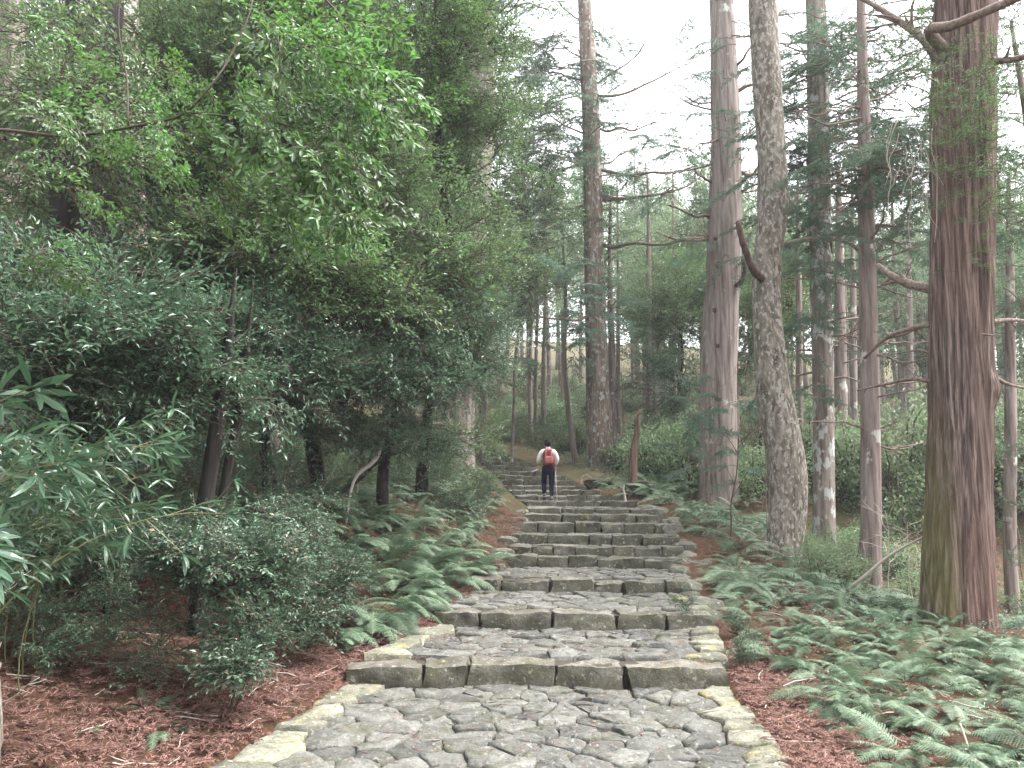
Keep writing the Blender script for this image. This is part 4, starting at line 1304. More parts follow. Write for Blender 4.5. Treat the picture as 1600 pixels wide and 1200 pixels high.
def leafy_at(root, spots, kind, rng, out=(1, 0, 0)):
    for (px, py, d, s) in spots:
        p = P(px, py, d); f_ = rng.normal(0, .8, 3) * (1, 1, .4) + (0, -.4, 0)
        me = BR[kind][rng.integers(len(BR[kind]))]
        obj('leafy_branch', me, root, mat=orient(rel(root, p), f_, s * rng.uniform(.8, 1.2), rng.normal(0, .4)))


# climber on the massive cedar: a plant of its own
cb = P(1500, 300, 11.8)
ivy = tag(empty('climbing_plant', cb), 'bright green leafy climber on the upper part of the massive right-hand cedar', 'climber')
leafy_at(ivy, region(46, 1450, 1565, 60, 340, 11.4, 12.1, .42), 'evergreen', rt)
leafy_at(ivy, region(44, 1475, 1555, 140, 270, 11.3, 11.8, .38), 'bright_small', rt)
leafy_at(ivy, region(20, 1490, 1560, 260, 430, 11.5, 12.0, .3), 'bright_small', rt)
leafy_at(ivy, region(10, 1540, 1620, 240, 330, 11.6, 12.6, .45), 'evergreen', rt)
for k in range(16):
    a = P(rt.uniform(1395, 1470), rt.uniform(170, 260), rt.uniform(11.8, 12.6)); b = a + np.array((rt.normal(0, .2), 0, -rt.uniform(.6, 1.9)))
    obj('vine', limb_mesh('vine', wiggle(a, b, 6, .08, rt) - cb, .006, .004, M['pale_twig'], 4, 14), ivy)
# leafy tree right edge
re_ = P(1660, 900, 13.5); re_[2] = float(G(re_[0], re_[1]))
rt_root = tall_tree('broadleaf_tree', 'leafy evergreen behind the massive cedar on its outer side', re_, [re_, re_ + (.1, 0, 4), re_ + (.3, .2, 8), re_ + (.2, .3, 11)], [.14, .12, .08, .03], M['bark_brown'], ns=14, seed=41)
leafy_at(rt_root, region(40, 1545, 1640, 0, 470, 13.2, 15.5, .75), 'evergreen', rt)
leafy_at(rt_root, region(14, 1570, 1640, 620, 900, 12.2, 14, .55), 'dark', rt)
leafy_at(rt_root, region(34, 1360, 1600, -10, 150, 12.9, 15.5, .7), 'evergreen', rt)

# ------------------------------------------------------------------ evergreen masses on the left


def leafy_tree(name, label, base_px, d, ells, kind, mat='bark_dark', r=.07, group=None, seed=0, scale=(.8, 1.25), cat='tree'):
    rr = np.random.default_rng(seed + 300)
    b = P(base_px[0], base_px[1], d); b[2] = float(G(b[0], b[1], False))
    tops = [P(e[0], e[1], e[2]) for e in ells]
    ctr = np.mean(tops, 0)
    trp = wiggle(b, ctr, 6, .05, rr)
    root = tall_tree(name, label, b, trp, list(np.linspace(r, r * .4, 6)), M[mat], ns=12, seed=seed, ridge=.05, flare=.15, cat=cat, group=group)
    for e, t in zip(ells, tops):
        k = e[2] / F_PX
        R = np.array((e[3] * k, e[5], e[4] * k))
        ends = [t + unit(rr.normal(0, 1, 3)) * R * .75 for _ in range(4)]
        limbs_to(root, trp[2:], ends, r * .35, M[mat], rr, .01)
        scatter_branches(root, t, R, int(e[6] * 1.75), kind if len(e) < 8 else e[7], rr, scale, shell=.35)
    return root


#  ellipse: px, py, depth, rx px, ry px, ry metres(depth), count
leafy_tree('evergreen_tree', 'tall fresh green tree whose crown arches over the left of the upper steps', (660, 700), 18,
           [(700, 100, 17, 110, 150, 2.0, 75), (620, 180, 16, 110, 130, 2.0, 60, 'bright_small'), (740, 260, 18, 75, 110, 1.8, 50), (760, 20, 18, 80, 60, 1.8, 30), (660, 20, 15, 90, 60, 1.5, 30, 'bright_small')], 'evergreen', seed=1, r=.14, scale=(.8, 1.3))
leafy_tree('evergreen_tree', 'dense glossy evergreen filling the middle of the left side above the fern bank', (600, 720), 15,
           [(640, 400, 14.5, 130, 100, 1.8, 80), (560, 500, 13.5, 120, 90, 1.6, 70), (690, 540, 15, 90, 80, 1.6, 55, 'dark'), (600, 590, 13.5, 110, 50, 1.2, 40, 'dark')], 'evergreen', seed=2, r=.12)
leafy_tree('evergreen_tree', 'dark evergreen with spreading layers behind the leaning thin trunks', (420, 760), 13,
           [(430, 420, 12, 120, 90, 1.6, 70), (380, 560, 11.5, 120, 80, 1.5, 65, 'dark'), (480, 600, 12.5, 110, 60, 1.3, 50, 'dark'), (330, 480, 12.5, 100, 90, 1.5, 45)], 'evergreen', seed=3, r=.12)
leafy_tree('evergreen_tree', 'tall evergreen with fine leaves at the top centre left', (500, 740), 15,
           [(440, 150, 13, 140, 140, 2.0, 80), (520, 280, 13.5, 120, 110, 1.8, 65), (360, 260, 13.5, 110, 110, 1.6, 50), (480, 30, 13, 150, 60, 1.8, 45)], 'evergreen', seed=4, r=.15)
leafy_tree('evergreen_tree', 'leafy evergreen around the huge dark cedar at the upper left', (40, 800), 12.5,
           [(40, 260, 12.9, 110, 110, 1.0, 45), (120, 170, 9.9, 100, 170, .5, 26), (250, 330, 12.9, 110, 110, 1.2, 50, 'dark'), (60, 450, 10, 90, 80, 1.0, 30, 'dark'), (250, 120, 13, 120, 110, 1.2, 30), (90, 60, 13, 110, 60, 1, 12)], 'evergreen', seed=5, r=.10)
leafy_tree('evergreen_tree', 'very dark bush filling the shade above the bamboo grass', (180, 800), 9.5,
           [(170, 520, 9, 120, 80, 1.1, 65, 'dark'), (280, 600, 9.6, 80, 80, 1.0, 45, 'dark'), (110, 600, 8.8, 100, 80, .9, 40, 'dark')], 'dark', seed=6, r=.05)
leafy_tree('evergreen_tree', 'blue-green bushy tree leaning in over the far left end of the upper steps', (735, 705), 27,
           [(745, 520, 25, 45, 70, 1.5, 55, 'dark'), (680, 600, 24, 45, 40, 1.3, 40, 'dark')], 'dark', mat='bark_brown', seed=7, r=.08)
leafy_tree('evergreen_tree', 'feathery evergreen between the left mass and the lichen-spotted cedar', (800, 690), 33,
           [(840, 330, 31, 55, 90, 2, 50), (820, 200, 31, 50, 80, 2, 35), (790, 440, 29, 60, 60, 1.8, 40)], 'evergreen', mat='bark_brown', seed=8, r=.07, scale=(1, 1.6))
leafy_tree('evergreen_shrub', 'dark leafy shrub low on the left bank beneath the dense evergreen', (520, 760), 14,
           [(560, 680, 13.5, 90, 35, .9, 34, 'dark'), (650, 690, 15, 70, 30, .8, 22, 'dark'), (720, 690, 18, 60, 35, .8, 22, 'evergreen')], 'dark', seed=9, r=.04, cat='shrub', scale=(.5, .9))
leafy_tree('evergreen_tree', 'rounded green tree left of the thick pinkish cedar on the right', (1060, 740), 34,
           [(1060, 500, 33, 55, 55, 1.8, 60), (1050, 600, 32, 60, 50, 1.6, 40, 'dark'), (1075, 440, 33, 50, 40, 1.5, 30, 'bright_small')], 'evergreen', seed=10, r=.12, scale=(1, 1.5))
leafy_tree('evergreen_shrub', 'green shrub in the gap behind the crooked grey tree', (1180, 700), 30,
           [(1180, 520, 29, 45, 90, 1.3, 50, 'evergreen'), (1225, 430, 29, 40, 50, 1.3, 22, 'bright_small')], 'evergreen', seed=11, r=.08, cat='shrub', scale=(1, 1.4))

# foreground overhanging bough with the big bright leaves (its tree stands just outside on the left)
fb = np.array((-4.6, 4.9, 0.0)); fb[2] = float(G(fb[0], fb[1]))
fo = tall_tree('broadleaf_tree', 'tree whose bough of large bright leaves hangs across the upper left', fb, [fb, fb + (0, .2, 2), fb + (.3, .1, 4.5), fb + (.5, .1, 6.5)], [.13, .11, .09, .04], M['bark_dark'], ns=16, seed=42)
obj('limb', limb_mesh('limb', np.array(PP([(-200, 215, 5.0), (0, 203, 4.9), (120, 212, 4.8), (205, 198, 4.8), (290, 176, 4.8), (325, 140, 4.75), (362, 84, 4.85), (390, 20, 4.9), (400, -40, 5.0)])) - fb, .012, .004, M['twig'], 6, 30), fo)
obj('limb', limb_mesh('limb', np.array(PP([(245, 198, 4.8), (290, 222, 4.9), (340, 270, 4.9), (400, 330, 5.0)])) - fb, .007, .003, M['twig'], 5, 16), fo)
obj('limb', limb_mesh('limb', np.array(PP([(290, 176, 4.8), (345, 180, 4.9), (420, 190, 5.0), (500, 210, 5.0)])) - fb, .007, .003, M['twig'], 5, 16), fo)
obj('limb', limb_mesh('limb', np.array(PP([(200, 199, 4.8), (198, 120, 4.9), (185, 40, 4.9), (190, -30, 4.9)])) - fb, .007, .004, M['twig'], 4, 12), fo)
obj('limb', limb_mesh('limb', np.array(PP([(-250, -160, 5.0), (100, -120, 5.0), (350, -70, 5.1), (520, 10, 5.2), (560, 90, 5.3)])) - fb, .02, .005, M['twig'], 6, 24), fo)


def bright_at(spots, rng, dirn=None, kind='bright'):
    for (px, py, d, s, a) in spots:
        p = P(px, py, d)
        f_ = np.array((math.cos(a), rng.normal(-.2, .5), math.sin(a)))
        me = BR[kind][rng.integers(len(BR[kind]))]
        obj('leafy_branch', me, fo, mat=orient(rel(fo, p), f_, s, rng.normal(0, .4)))


sp = []
for k in range(48):        # curtain from top centre down to (560, 380)
    t = rt.random(); x = 480 + 50 * t + rt.normal(0, 62) - 30 * (t > .8); y = 10 + 335 * t + rt.normal(0, 12)
    if x > 575: x = 575 - rt.uniform(0, 60)
    sp.append((x - 20, y, rt.uniform(4.8, 5.8), rt.uniform(.36, .6), -.7 + rt.normal(0, .5)))
for k in range(14): sp.append((rt.uniform(380, 560), rt.uniform(-20, 150), rt.uniform(4.8, 6), rt.uniform(.5, .75), rt.normal(-.2, .7)))
for k in range(9): sp.append((rt.uniform(430, 540), rt.uniform(130, 260), rt.uniform(4.8, 6), rt.uniform(.5, .7), rt.normal(-.6, .7)))
for k in range(16): sp.append((rt.uniform(60, 400), rt.uniform(90, 260), rt.uniform(4.6, 5.0), rt.uniform(.3, .4), rt.normal(-.3, .6)))
for k in range(5): sp.append((rt.uniform(0, 70), rt.uniform(120, 250), rt.uniform(4.5, 4.9), rt.uniform(.35, .5), rt.normal(-.3, .6)))
for k in range(26): sp.append((rt.uniform(60, 420), rt.uniform(-10, 300), rt.uniform(5, 7), rt.uniform(.35, .5), rt.normal(-.2, .6)))
for k in range(6): sp.append((rt.uniform(-20, 90), rt.uniform(340, 430), rt.uniform(4.8, 5.4), rt.uniform(.35, .45), rt.normal(-.2, .4)))
bright_at(sp, rt)

# ------------------------------------------------------------------ bamboo grass


def bamboo_culm(name, rng, L=1.6):
    mb = MB(); n = 12; t = np.linspace(0, 1, n)
    C = np.c_[L * .72 * t ** 1.5, rng.normal(0, .05) * t, L * (1.05 * t - .48 * t ** 2.6)]
    V, f = tube(C, np.linspace(.0055, .002, n), 5, False); mb.add(V, f, 0)
    bs, ds, ns_, ls = [], [], [], []
    for k in range(14):
        tt = .34 + .66 * k / 13; i_ = min(int(tt * (n - 1)), n - 2); fr = tt * (n - 1) - i_
        A = C[i_] * (1 - fr) + C[i_ + 1] * fr
        ax = unit(C[i_ + 1] - C[i_])
        a0 = rng.uniform(0, 6.28)
        d0 = unit(ax + rng.normal(0, .6, 3)); B = A + d0 * rng.uniform(.05, .22) if k < 13 else A
        V, f = tube(np.array((A, (A + B) / 2 + .001, B + .001)), np.array((.002, .0018, .0014)), 3, False); mb.add(V, f, 0)
        for w in range(rng.integers(4, 8)):
            a = a0 + w * 1.05
            lat = unit(np.cross(d0, UP) + 1e-3)
            d = unit(d0 * .55 + lat * math.cos(a) + UP * (math.sin(a) * .45 - .25))
            bs.append(B); ds.append(d); ns_.append(UP + rng.normal(0, .45, 3)); ls.append(rng.uniform(.7, 1.2))
    ls = np.array(ls)
    V, f = leaf_geo(np.array(bs), np.array(ds), np.array(ns_), .20 * ls / 1.75, .036 * ls / 1.75, True, .1, .28); mb.add(V, f, 1)
    return mb.mesh(name, [M['stem'], M['bamboo']])


CU = [bamboo_culm('culm', RNG) for _ in range(6)]


def bamboo_clump(label, px, d, spread, n, seed, azm, group=None, s=1.0):
    rr = np.random.default_rng(seed)
    x = (px - 800) / F_PX * d; b = np.array((x, d, float(G(x, d))))
    root = tag(empty('bamboo_grass', b), label, 'bamboo grass', group)
    for k in range(n):
        ox, oy = rr.normal(0, spread, 2); oz = float(G(x + ox, d + oy)) - b[2] - .05
        a = azm + rr.normal(0, .9)
        obj('culm', CU[rr.integers(len(CU))], root, mat=Matrix.Translation((ox, oy, oz)) @ Matrix.Rotation(a, 4, 'Z') @ Matrix.Rotation(rr.normal(-.34, .15), 4, 'Y') @ Matrix.Scale(s * rr.uniform(.65, 1.15), 4))


bamboo_clump('bamboo grass with long arching leaves reaching towards the path from the left edge', -175, 5.7, .32, 40, 1, .05, s=1.75)
bamboo_clump('bamboo grass drooping over the dark hollow on the left', -110, 6.9, .35, 32, 2, -.1, s=1.75)
bamboo_clump('bamboo grass clump furthest up the slope at the left edge', 30, 8.3, .45, 24, 3, -.1, s=1.5)


# ------------------------------------------------------------------ small-leaved shrubs near the path


def shrub(label, blobs, kind, seed, base, d, cat='shrub', scale=(.7, 1.2)):
    rr = np.random.default_rng(seed + 70)
    x = (base - 800) / F_PX * d; b = np.array((x, d, float(G(x, d))))
    root = tag(empty('shrub', b), label, cat)
    for (px, py, dd, rx, ry, rz, n) in blobs:
        c = P(px, py, dd); k = dd / F_PX
        R = np.array((rx * k, rz, ry * k))
        for _ in range(3):
            e = c + unit(rr.normal(0, 1, 3)) * R * .6
            obj('stem', limb_mesh('stem', bent(b, e, rr, 5, .05) - b, .010, .004, M['twig'], 5, 10), root)
        scatter_branches(root, c, R, n, kind, rr, scale, 'leafy_branch', .6, .5, .15)
    return root


shrub('rounded shrub with small glossy blue-green leaves left of the fern bank', [(350, 880, 8.2, 100, 65, .6, 75), (430, 900, 8.6, 60, 55, .5, 36), (290, 860, 8.3, 60, 45, .5, 26)], 'small', 1, 370, 8.6)
shrub('shrub sprig with small leaves drooping to the litter below the rounded shrub', [(385, 1000, 7.8, 50, 50, .35, 30), (370, 1050, 7.5, 35, 25, .25, 14)], 'small', 2, 380, 7.8)
shrub('loose leafy shrub between the rounded shrub and the ferns', [(480, 950, 9.6, 50, 50, .5, 26), (530, 900, 10.4, 50, 40, .5, 22), (450, 830, 10, 60, 40, .5, 24)], 'small', 3, 490, 10)
shrub('small leafy weed growing beside the right end of the first row of blocks', [(1165, 1040, 9.6, 16, 25, .2, 9)], 'small', 4, 1165, 9.4, 'weed', (.4, .6))
shrub('low weed growing in the stones right of the second row of blocks', [(1068, 975, 11.6, 22, 10, .15, 8)], 'small', 5, 1068, 11.6, 'weed', (.35, .5))
shrub('leafy weed growing along the right edge above the first row of blocks', [(1145, 985, 10.8, 20, 18, .2, 9)], 'small', 6, 1145, 10.8, 'weed', (.4, .6))
for k, (px, d) in enumerate(((755, 38), (785, 39.5), (815, 38.5), (845, 39), (870, 37.5), (735, 40), (800, 43), (850, 44), (770, 45), (895, 40))):
    x = (px - 800) / F_PX * d; z = float(G(x, d)); r = tag(empty('shrub', (x, d, z)), 'shrub closing the view at the top of the steps, %s' % ('left part' if px < 800 else 'right part'), 'shrub', 'shrubs closing the view at the top of the steps')
    scatter_branches(r, (x, d, z + .6), (1.1, .7, .7), 34, ['evergreen', 'bright_small', 'dark'][k % 3], rt, (.6, 1.0))
for (px, d, lab) in ((150, 8.3, 'low dark leafy shrub in the litter hollow left of the drooping sprig'), (255, 8.1, 'low dark leafy shrub just left of the drooping sprig'), (60, 7.9, 'low dark leafy shrub in the litter at the left edge')):
    x = (px - 800) / F_PX * d; z = float(G(x, d)); r = tag(empty('shrub', (x, d, z)), lab, 'shrub')
    scatter_branches(r, (x, d, z + .32), (.5, .35, .26), 22, 'dark', rt, (.35, .6))
for k in range(12):
    d = 17.5 + k * 1.15; x = float(XL(d)) - rt.uniform(.75, 1.3) - .08 * k; z = float(G(x, d))
    r = tag(empty('shrub', (x, d, z)), '%s small-leaved shrub crowding the left edge of the upper steps' % ('nearer' if k < 5 else 'farther'), 'shrub', 'shrubs crowding the left edge of the upper steps')
    scatter_branches(r, (x, d, z + .18), (.45, .5, .22), 16, ['small', 'evergreen'][k % 2], rt, (.4, .75) if k % 2 else (.8, 1.2))
for (px, d, z_, lab) in ((130, 9.4, .9, 'dark evergreen shrub in the hollow behind the bamboo grass'), (235, 9.8, .9, 'dark evergreen shrub left of the rounded small-leaved shrub'), (60, 8.6, .7, 'dark evergreen shrub at the left edge under the bamboo grass'), (440, 11.5, .8, 'dark evergreen shrub behind the rounded small-leaved shrub')):
    x = (px - 800) / F_PX * d; z = float(G(x, d))
    r = tag(empty('shrub', (x, d, z)), lab, 'shrub')
    scatter_branches(r, (x, d, z + z_), (1.0, .6, .6), 40, 'dark', rt, (.45, .8))
for k, (px, d, lab) in enumerate(((655, 20.5, 'low bush beside the left end of the middle steps'), (670, 22.5, 'low bush left of the hiker at the edge of the steps'), (660, 26, 'bush crowding the left end of the upper steps'), (640, 18, 'low bush among the ferns under the left trees'),
                                  (790, 39.5, 'bush at the very top of the steps left of the thin trunks'), (880, 38, 'bush behind the hiker at the top of the steps'), (1000, 30, 'bush behind the broken snag'), (700, 28, 'bush high on the left bank above the upper steps'))):
    x = (px - 800) / F_PX * d; z = float(G(x, d)) + .5
    r = tag(empty('shrub', (x, d, z - .5)), lab, 'shrub')
    scatter_branches(r, (x, d, z), (.9, .6, .55), 34, ['evergreen', 'dark'][k % 2], rt, (.35, .7))

# ------------------------------------------------------------------ the wood behind


def far_conifer(rng, H=14, R=2.4, n=60, per=85, st=.24, sw=.07, mat='far_cedar'):
    mb = MB(); bs, ds, ns_, ls = [], [], [], []
    for k in range(n):
        h = (k + rng.random()) / n; a = rng.uniform(0, 6.28)
        ln = R * (1.05 - h) ** .6 * rng.uniform(.55, 1.15)
        d = np.array((math.cos(a), math.sin(a), rng.uniform(-.35, .15)))
        A = np.array((0, 0, h * H)); B = A + d * ln
        V, f = tube(np.array((A, (A + B) / 2 + (0, 0, .1), B)), np.array((.03, .02, .006)), 3, False); mb.add(V, f, 0)
        t = rng.uniform(.25, 1.05, per)[:, None]
        lat = np.array((-math.sin(a), math.cos(a), 0))
        p = A + d * ln * t + lat * rng.normal(0, .16, (per, 1)) * ln * (1.3 - t) + rng.normal(0, .10, (per, 3)) - UP * .12 * ln * rng.random((per, 1))
        bs.append(p); ds.append(d + lat * rng.normal(0, .8, (per, 1)) + UP * rng.normal(-.35, .4, (per, 1))); ns_.append(np.tile(UP, (per, 1)) + rng.normal(0, .6, (per, 3))); ls.append(rng.uniform(.5, 1.2, per))
    ls = np.concatenate(ls)
    V, f = leaf_geo(np.vstack(bs), np.vstack(ds), np.vstack(ns_), st * ls, sw * ls); mb.add(V, f, 1)
    return mb.mesh('crown', [M['twig'], M[mat]])


def far_broad(rng, R=(2.4, 2.4, 2.2), n=70, per=95, leaf=.13, lw=.07, mat='far_leaf'):
    mb = MB(); bs, ds, ns_ = [], [], []
    for k in range(n):
        c = unit(rng.normal(0, 1, 3)) * rng.uniform(.35, 1) * np.array(R)
        V, f = tube(np.array(((0, 0, -R[2] * .8), c * .5 + rng.normal(0, .15, 3), c)), np.array((.035, .02, .006)), 3, False); mb.add(V, f, 0)
        p = c + rng.normal(0, 1, (per, 3)) * np.array((.42, .42, .20)) * (np.mean(R) / 2.3)
        bs.append(p); ds.append(rng.normal(0, 1, (per, 3)) * (1, 1, .4) + (0, 0, -.2)); ns_.append(np.tile(UP, (per, 1)) + rng.normal(0, .5, (per, 3)))
    bs = np.vstack(bs)
    V, f = leaf_geo(bs, np.vstack(ds), np.vstack(ns_), leaf * rng.uniform(.6, 1.2, len(bs)), lw); mb.add(V, f, 1)
    return mb.mesh('crown', [M['twig'], M[mat]])


rb_ = np.random.default_rng(99)
FC = [far_conifer(rb_) for _ in range(4)]
FB = [far_broad(rb_) for _ in range(4)]
FS = [far_broad(rb_, (1.3, 1.3, .8), 36, 90, .10, .055) for _ in range(3)]


def simple_trunk(rng, H, r, mat):
    pts = wiggle((0, 0, -.4), (rng.normal(0, .3), rng.normal(0, .3), H), 6, .012, rng)
    C, R = smooth_path(pts, np.linspace(r, r * .25, 6), 14)
    V, f = tube(C, R, 9); return mesh('trunk', V, f, [mat], smooth=True)


FT = [simple_trunk(rb_, 18, rb_.uniform(.16, .26), M[m]) for m in ('bark_cedar', 'bark_brown', 'bark_cedar', 'bark_spot', 'bark_brown')]


def far_tree(x, y, H, kind, label, group, s=1.0, crown_from=.4):
    z = float(G(x, y))
    root = tag(empty('cedar_tree' if kind == 'c' else 'broadleaf_tree', (x, y, z)), label, 'tree', group)
    t = obj('trunk', FT[rb_.integers(5)], root, mat=Matrix.Rotation(rb_.uniform(0, 6.28), 4, 'Z') @ Matrix.Diagonal((s, s, H / 18 * (1 if kind == 'c' else .85), 1)))
    if kind == 'c':
        c = obj('crown', FC[rb_.integers(4)], root, mat=Matrix.Translation((0, 0, H * crown_from)) @ Matrix.Rotation(rb_.uniform(0, 6.28), 4, 'Z') @ Matrix.Diagonal((s, s, H * (1.02 - crown_from) / 14, 1)))
    else:
        c = obj('crown', FB[rb_.integers(4)], root, mat=Matrix.Translation((0, 0, H * .68)) @ Matrix.Rotation(rb_.uniform(0, 6.28), 4, 'Z') @ Matrix.Diagonal((s * 1.1, s * 1.1, H * .34 / 2.2, 1)))
    return root


def sector(x, y):
    px = 800 + F_PX * x / y
    for lim, words in ((600, 'behind the left-hand evergreens'), (775, 'behind the left end of the upper steps'), (935, 'left of the lichen-spotted cedar'), (1110, 'between the lichen-spotted and pinkish cedars'),
                       (1215, 'behind the pinkish cedar and the crooked tree'), (1285, 'right of the crooked grey tree'), (1355, 'right of the lichen-blotched trunk'), (1450, 'between the slim brown and massive cedars'), (1e9, 'to the right of the massive cedar')):
        if px < lim: return words


cnt = 0
used_ = []
# right and centre: height limited so the sky stays open above
for k in range(104):
    for _ in range(40):
        y = rb_.uniform(32, 92); px = rb_.uniform(770, 1700)
        x = (px - 800) / F_PX * y
        if not (y < 48 and px < 900) and all((x - a) ** 2 + (y - b) ** 2 > 1.7 ** 2 for a, b in used_): break
    used_.append((x, y))
    ytop = 270 + rb_.normal(0, 45) if px > 930 else rb_.uniform(120, 260)
    z_top = P(px, ytop, y)[2]; H = min(max(z_top - float(G(x, y)), 4), 24) * rb_.uniform(.72, 1.0)
    kind = 'c' if rb_.random() < .55 else 'b'
    kn = 'cedar' if kind == 'c' else 'leafy tree'; sz = 'tall' if H > 14 else 'low'; dp = 'far back' if y > 60 else 'deep'
    far_tree(x, y, H, kind, '%s hazy %s %s %s' % (sz, kn, dp, sector(x, y)), '%ss in the wood %s' % (kn, sector(x, y)), rb_.uniform(.8, 1.2), rb_.uniform(.25, .5))
# left: tall, dense
for k in range(75):
    y = rb_.uniform(20, 60); px = rb_.uniform(-150, 760)
    x = (px - 800) / F_PX * y
    if px > 640 and y < 30: y += 12; x = (px - 800) / F_PX * y
    H = rb_.uniform(12, 22); kind = 'c' if rb_.random() < .5 else 'b'
    kn = 'cedar' if kind == 'c' else 'leafy tree'
    far_tree(x, y, H, kind, '%s %s in the dark wood %s' % ('far' if y > 40 else 'nearer', kn, sector(x, y)), '%ss in the dark wood %s' % (kn, sector(x, y)), rb_.uniform(.9, 1.4), rb_.uniform(.15, .35))
# undergrowth bushes
for k in range(170):
    y = rb_.uniform(24, 75); px = rb_.uniform(780, 1720) if k < 130 else rb_.uniform(0, 780)
    x = (px - 800) / F_PX * y
    if XL(y) - 3.0 < x < XR(y) + 2.4 and y < 40: continue
    if px > 800 and y < 30 and x < float(XR(y)) + 2: continue
    s = rb_.uniform(.7, 1.5)
    o_ = obj('bush', FS[rb_.integers(3)], mat=Matrix.Translation((x, y, float(G(x, y)) + .45 * s)) @ Matrix.Rotation(rb_.uniform(0, 6.28), 4, 'Z') @ Matrix.Diagonal((s, s, s * rb_.uniform(.7, 1.3), 1)))
    o_.data = o_.data
    tag(o_, '%s bush in the %s undergrowth %s' % ('large' if s > 1.1 else 'small', 'far' if y > 50 else 'nearer', sector(x, y)), 'bush', 'undergrowth bushes %s' % sector(x, y))

for k in range(74):
    y = rb_.uniform(23, 48); px = rb_.uniform(1010, 1680); x = (px - 800) / F_PX * y
    s = rb_.uniform(.9, 1.5)
    o_ = obj('bush', FS[rb_.integers(3)], mat=Matrix.Translation((x, y, float(G(x, y)) + .8 * s)) @ Matrix.Rotation(rb_.uniform(0, 6.28), 4, 'Z') @ Matrix.Diagonal((s, s, s * rb_.uniform(1.2, 1.9), 1)))
    tag(o_, '%s upright bush in the wood %s' % ('nearer' if y < 33 else 'farther', sector(x, y)), 'bush', 'upright bushes %s' % sector(x, y))
mb = MB(); n = 62000                       # low leafy cover that hides most of the soil
y = np.concatenate((RNG.uniform(6, 14, 15000), RNG.uniform(11, 20, 15000), RNG.uniform(14, 36, 32000)))
x = np.concatenate((XR(y[:15000]) + .75 + RNG.uniform(0, 1, 15000) ** .8 * 6.5, XL(y[15000:30000]) - .55 - RNG.uniform(0, 4.5, 15000), XR(y[30000:]) + .5 + RNG.uniform(0, 1, 32000) ** .9 * 16))
cl = np.sin(x * 2.3 + y * 1.1) * np.sin(y * 2.9 - x * .7) + np.sin(x * 5.3) * np.sin(y * 4.7) * .6
keep = cl + RNG.normal(0, .35, n) > -.25
x, y = x[keep], y[keep]; n = len(x); z = G(x, y) + RNG.uniform(.02, .22, n) * np.interp(y, [8, 20], [.6, 1.3])
V, f = leaf_geo(np.c_[x, y, z], RNG.normal(0, 1, (n, 3)) * (1, 1, .35), np.tile(UP, (n, 1)) + RNG.normal(0, .4, (n, 3)), RNG.uniform(.03, .075, n) * np.interp(y, [8, 25], [.8, 1.6]), RNG.uniform(.016, .032, n) * np.interp(y, [8, 25], [.8, 1.6]))
mb.add(V, f, 0)
tag(obj('ground_cover', mb.mesh('ground_cover', [M['small_leaf']])), 'low green leafy cover on the soil between the ferns and trunks', kind='stuff')
mb = MB()
for k in range(150):                       # dead twigs lying about
    if k < 75: y_ = RNG.uniform(6, 11.5); x_ = float(XL(y_)) - abs(RNG.normal(0, 1.5)) - .05
    else: y_ = RNG.uniform(6.5, 16); x_ = float(XR(y_)) + RNG.uniform(.1, 2.5)
    a = RNG.uniform(0, 6.28); l_ = RNG.uniform(.12, .5); m_ = np.array((x_, y_)); dv_ = np.array((math.cos(a), math.sin(a))) * l_ / 2
    pa, pb = m_ - dv_, m_ + dv_
    za, zb = float(G(*pa)) + .05, float(G(*pb)) + .06
    V, f = tube(wiggle((*pa, za), (*pb, zb), 6, .05, RNG), np.linspace(.006, .003, 6), 4); mb.add(V, f, 0)
tag(obj('fallen_twigs', mb.mesh('fallen_twigs', [M['pale_twig']])), 'thin pale dead twigs lying on the needle litter', kind='stuff')
for k in range(70):
    y = rb_.uniform(14.5, 28); x = float(XR(y)) + rb_.uniform(2.6, 13) if y < 22 else float(XR(y)) + rb_.uniform(3.5, 15)
    if min(math.hypot(x - a, y - b) for a, b in ((5.75, 17), (6.2, 24), (7.8, 20), (7.1, 16), (6.9, 12.5))) < .7: continue
    s = rb_.uniform(.35, .75)
    o_ = obj('bush', FS[rb_.integers(3)], mat=Matrix.Translation((x, y, float(G(x, y)) + .35 * s)) @ Matrix.Rotation(rb_.uniform(0, 6.28), 4, 'Z') @ Matrix.Diagonal((s, s, s * rb_.uniform(.8, 1.5), 1)))
    tag(o_, '%s low bush on the right slope %s' % ('nearer' if y < 21 else 'farther', sector(x, y)), 'bush', 'low bushes on the slope %s' % sector(x, y))
for k in range(125):
    y = rb_.uniform(9.5, 26); x = float(XL(y)) - rb_.uniform(2.6, 8)
    if abs(x) > y * .75: continue
    s = rb_.uniform(.5, 1.1)
    r = tag(empty('shrub', (x, y, float(G(x, y)))), '%s dark shrub in the shade on the left slope %s' % ('large' if s > .8 else 'small', 'level with the landings' if y < 14.5 else 'level with the close steps' if y < 20 else 'beyond the hiker'), 'shrub', 'shrubs in the shade on the left slope')
    for w in range(9):
        p = np.array((x, y, float(G(x, y)) + .25)) + rb_.normal(0, 1, 3) * (.35, .35, .25) * s * 1.4
        obj('leafy_branch', BR[['evergreen', 'dark'][k % 2]][w % 5], r, mat=orient(rel(r, p), rb_.normal(0, 1, 3) * (1, 1, .4) + (0, -.3, .4), rb_.uniform(.4, .7) * (.7 + s * .4), rb_.normal(0, .3)))

# ------------------------------------------------------------------ bare saplings and dead twigs


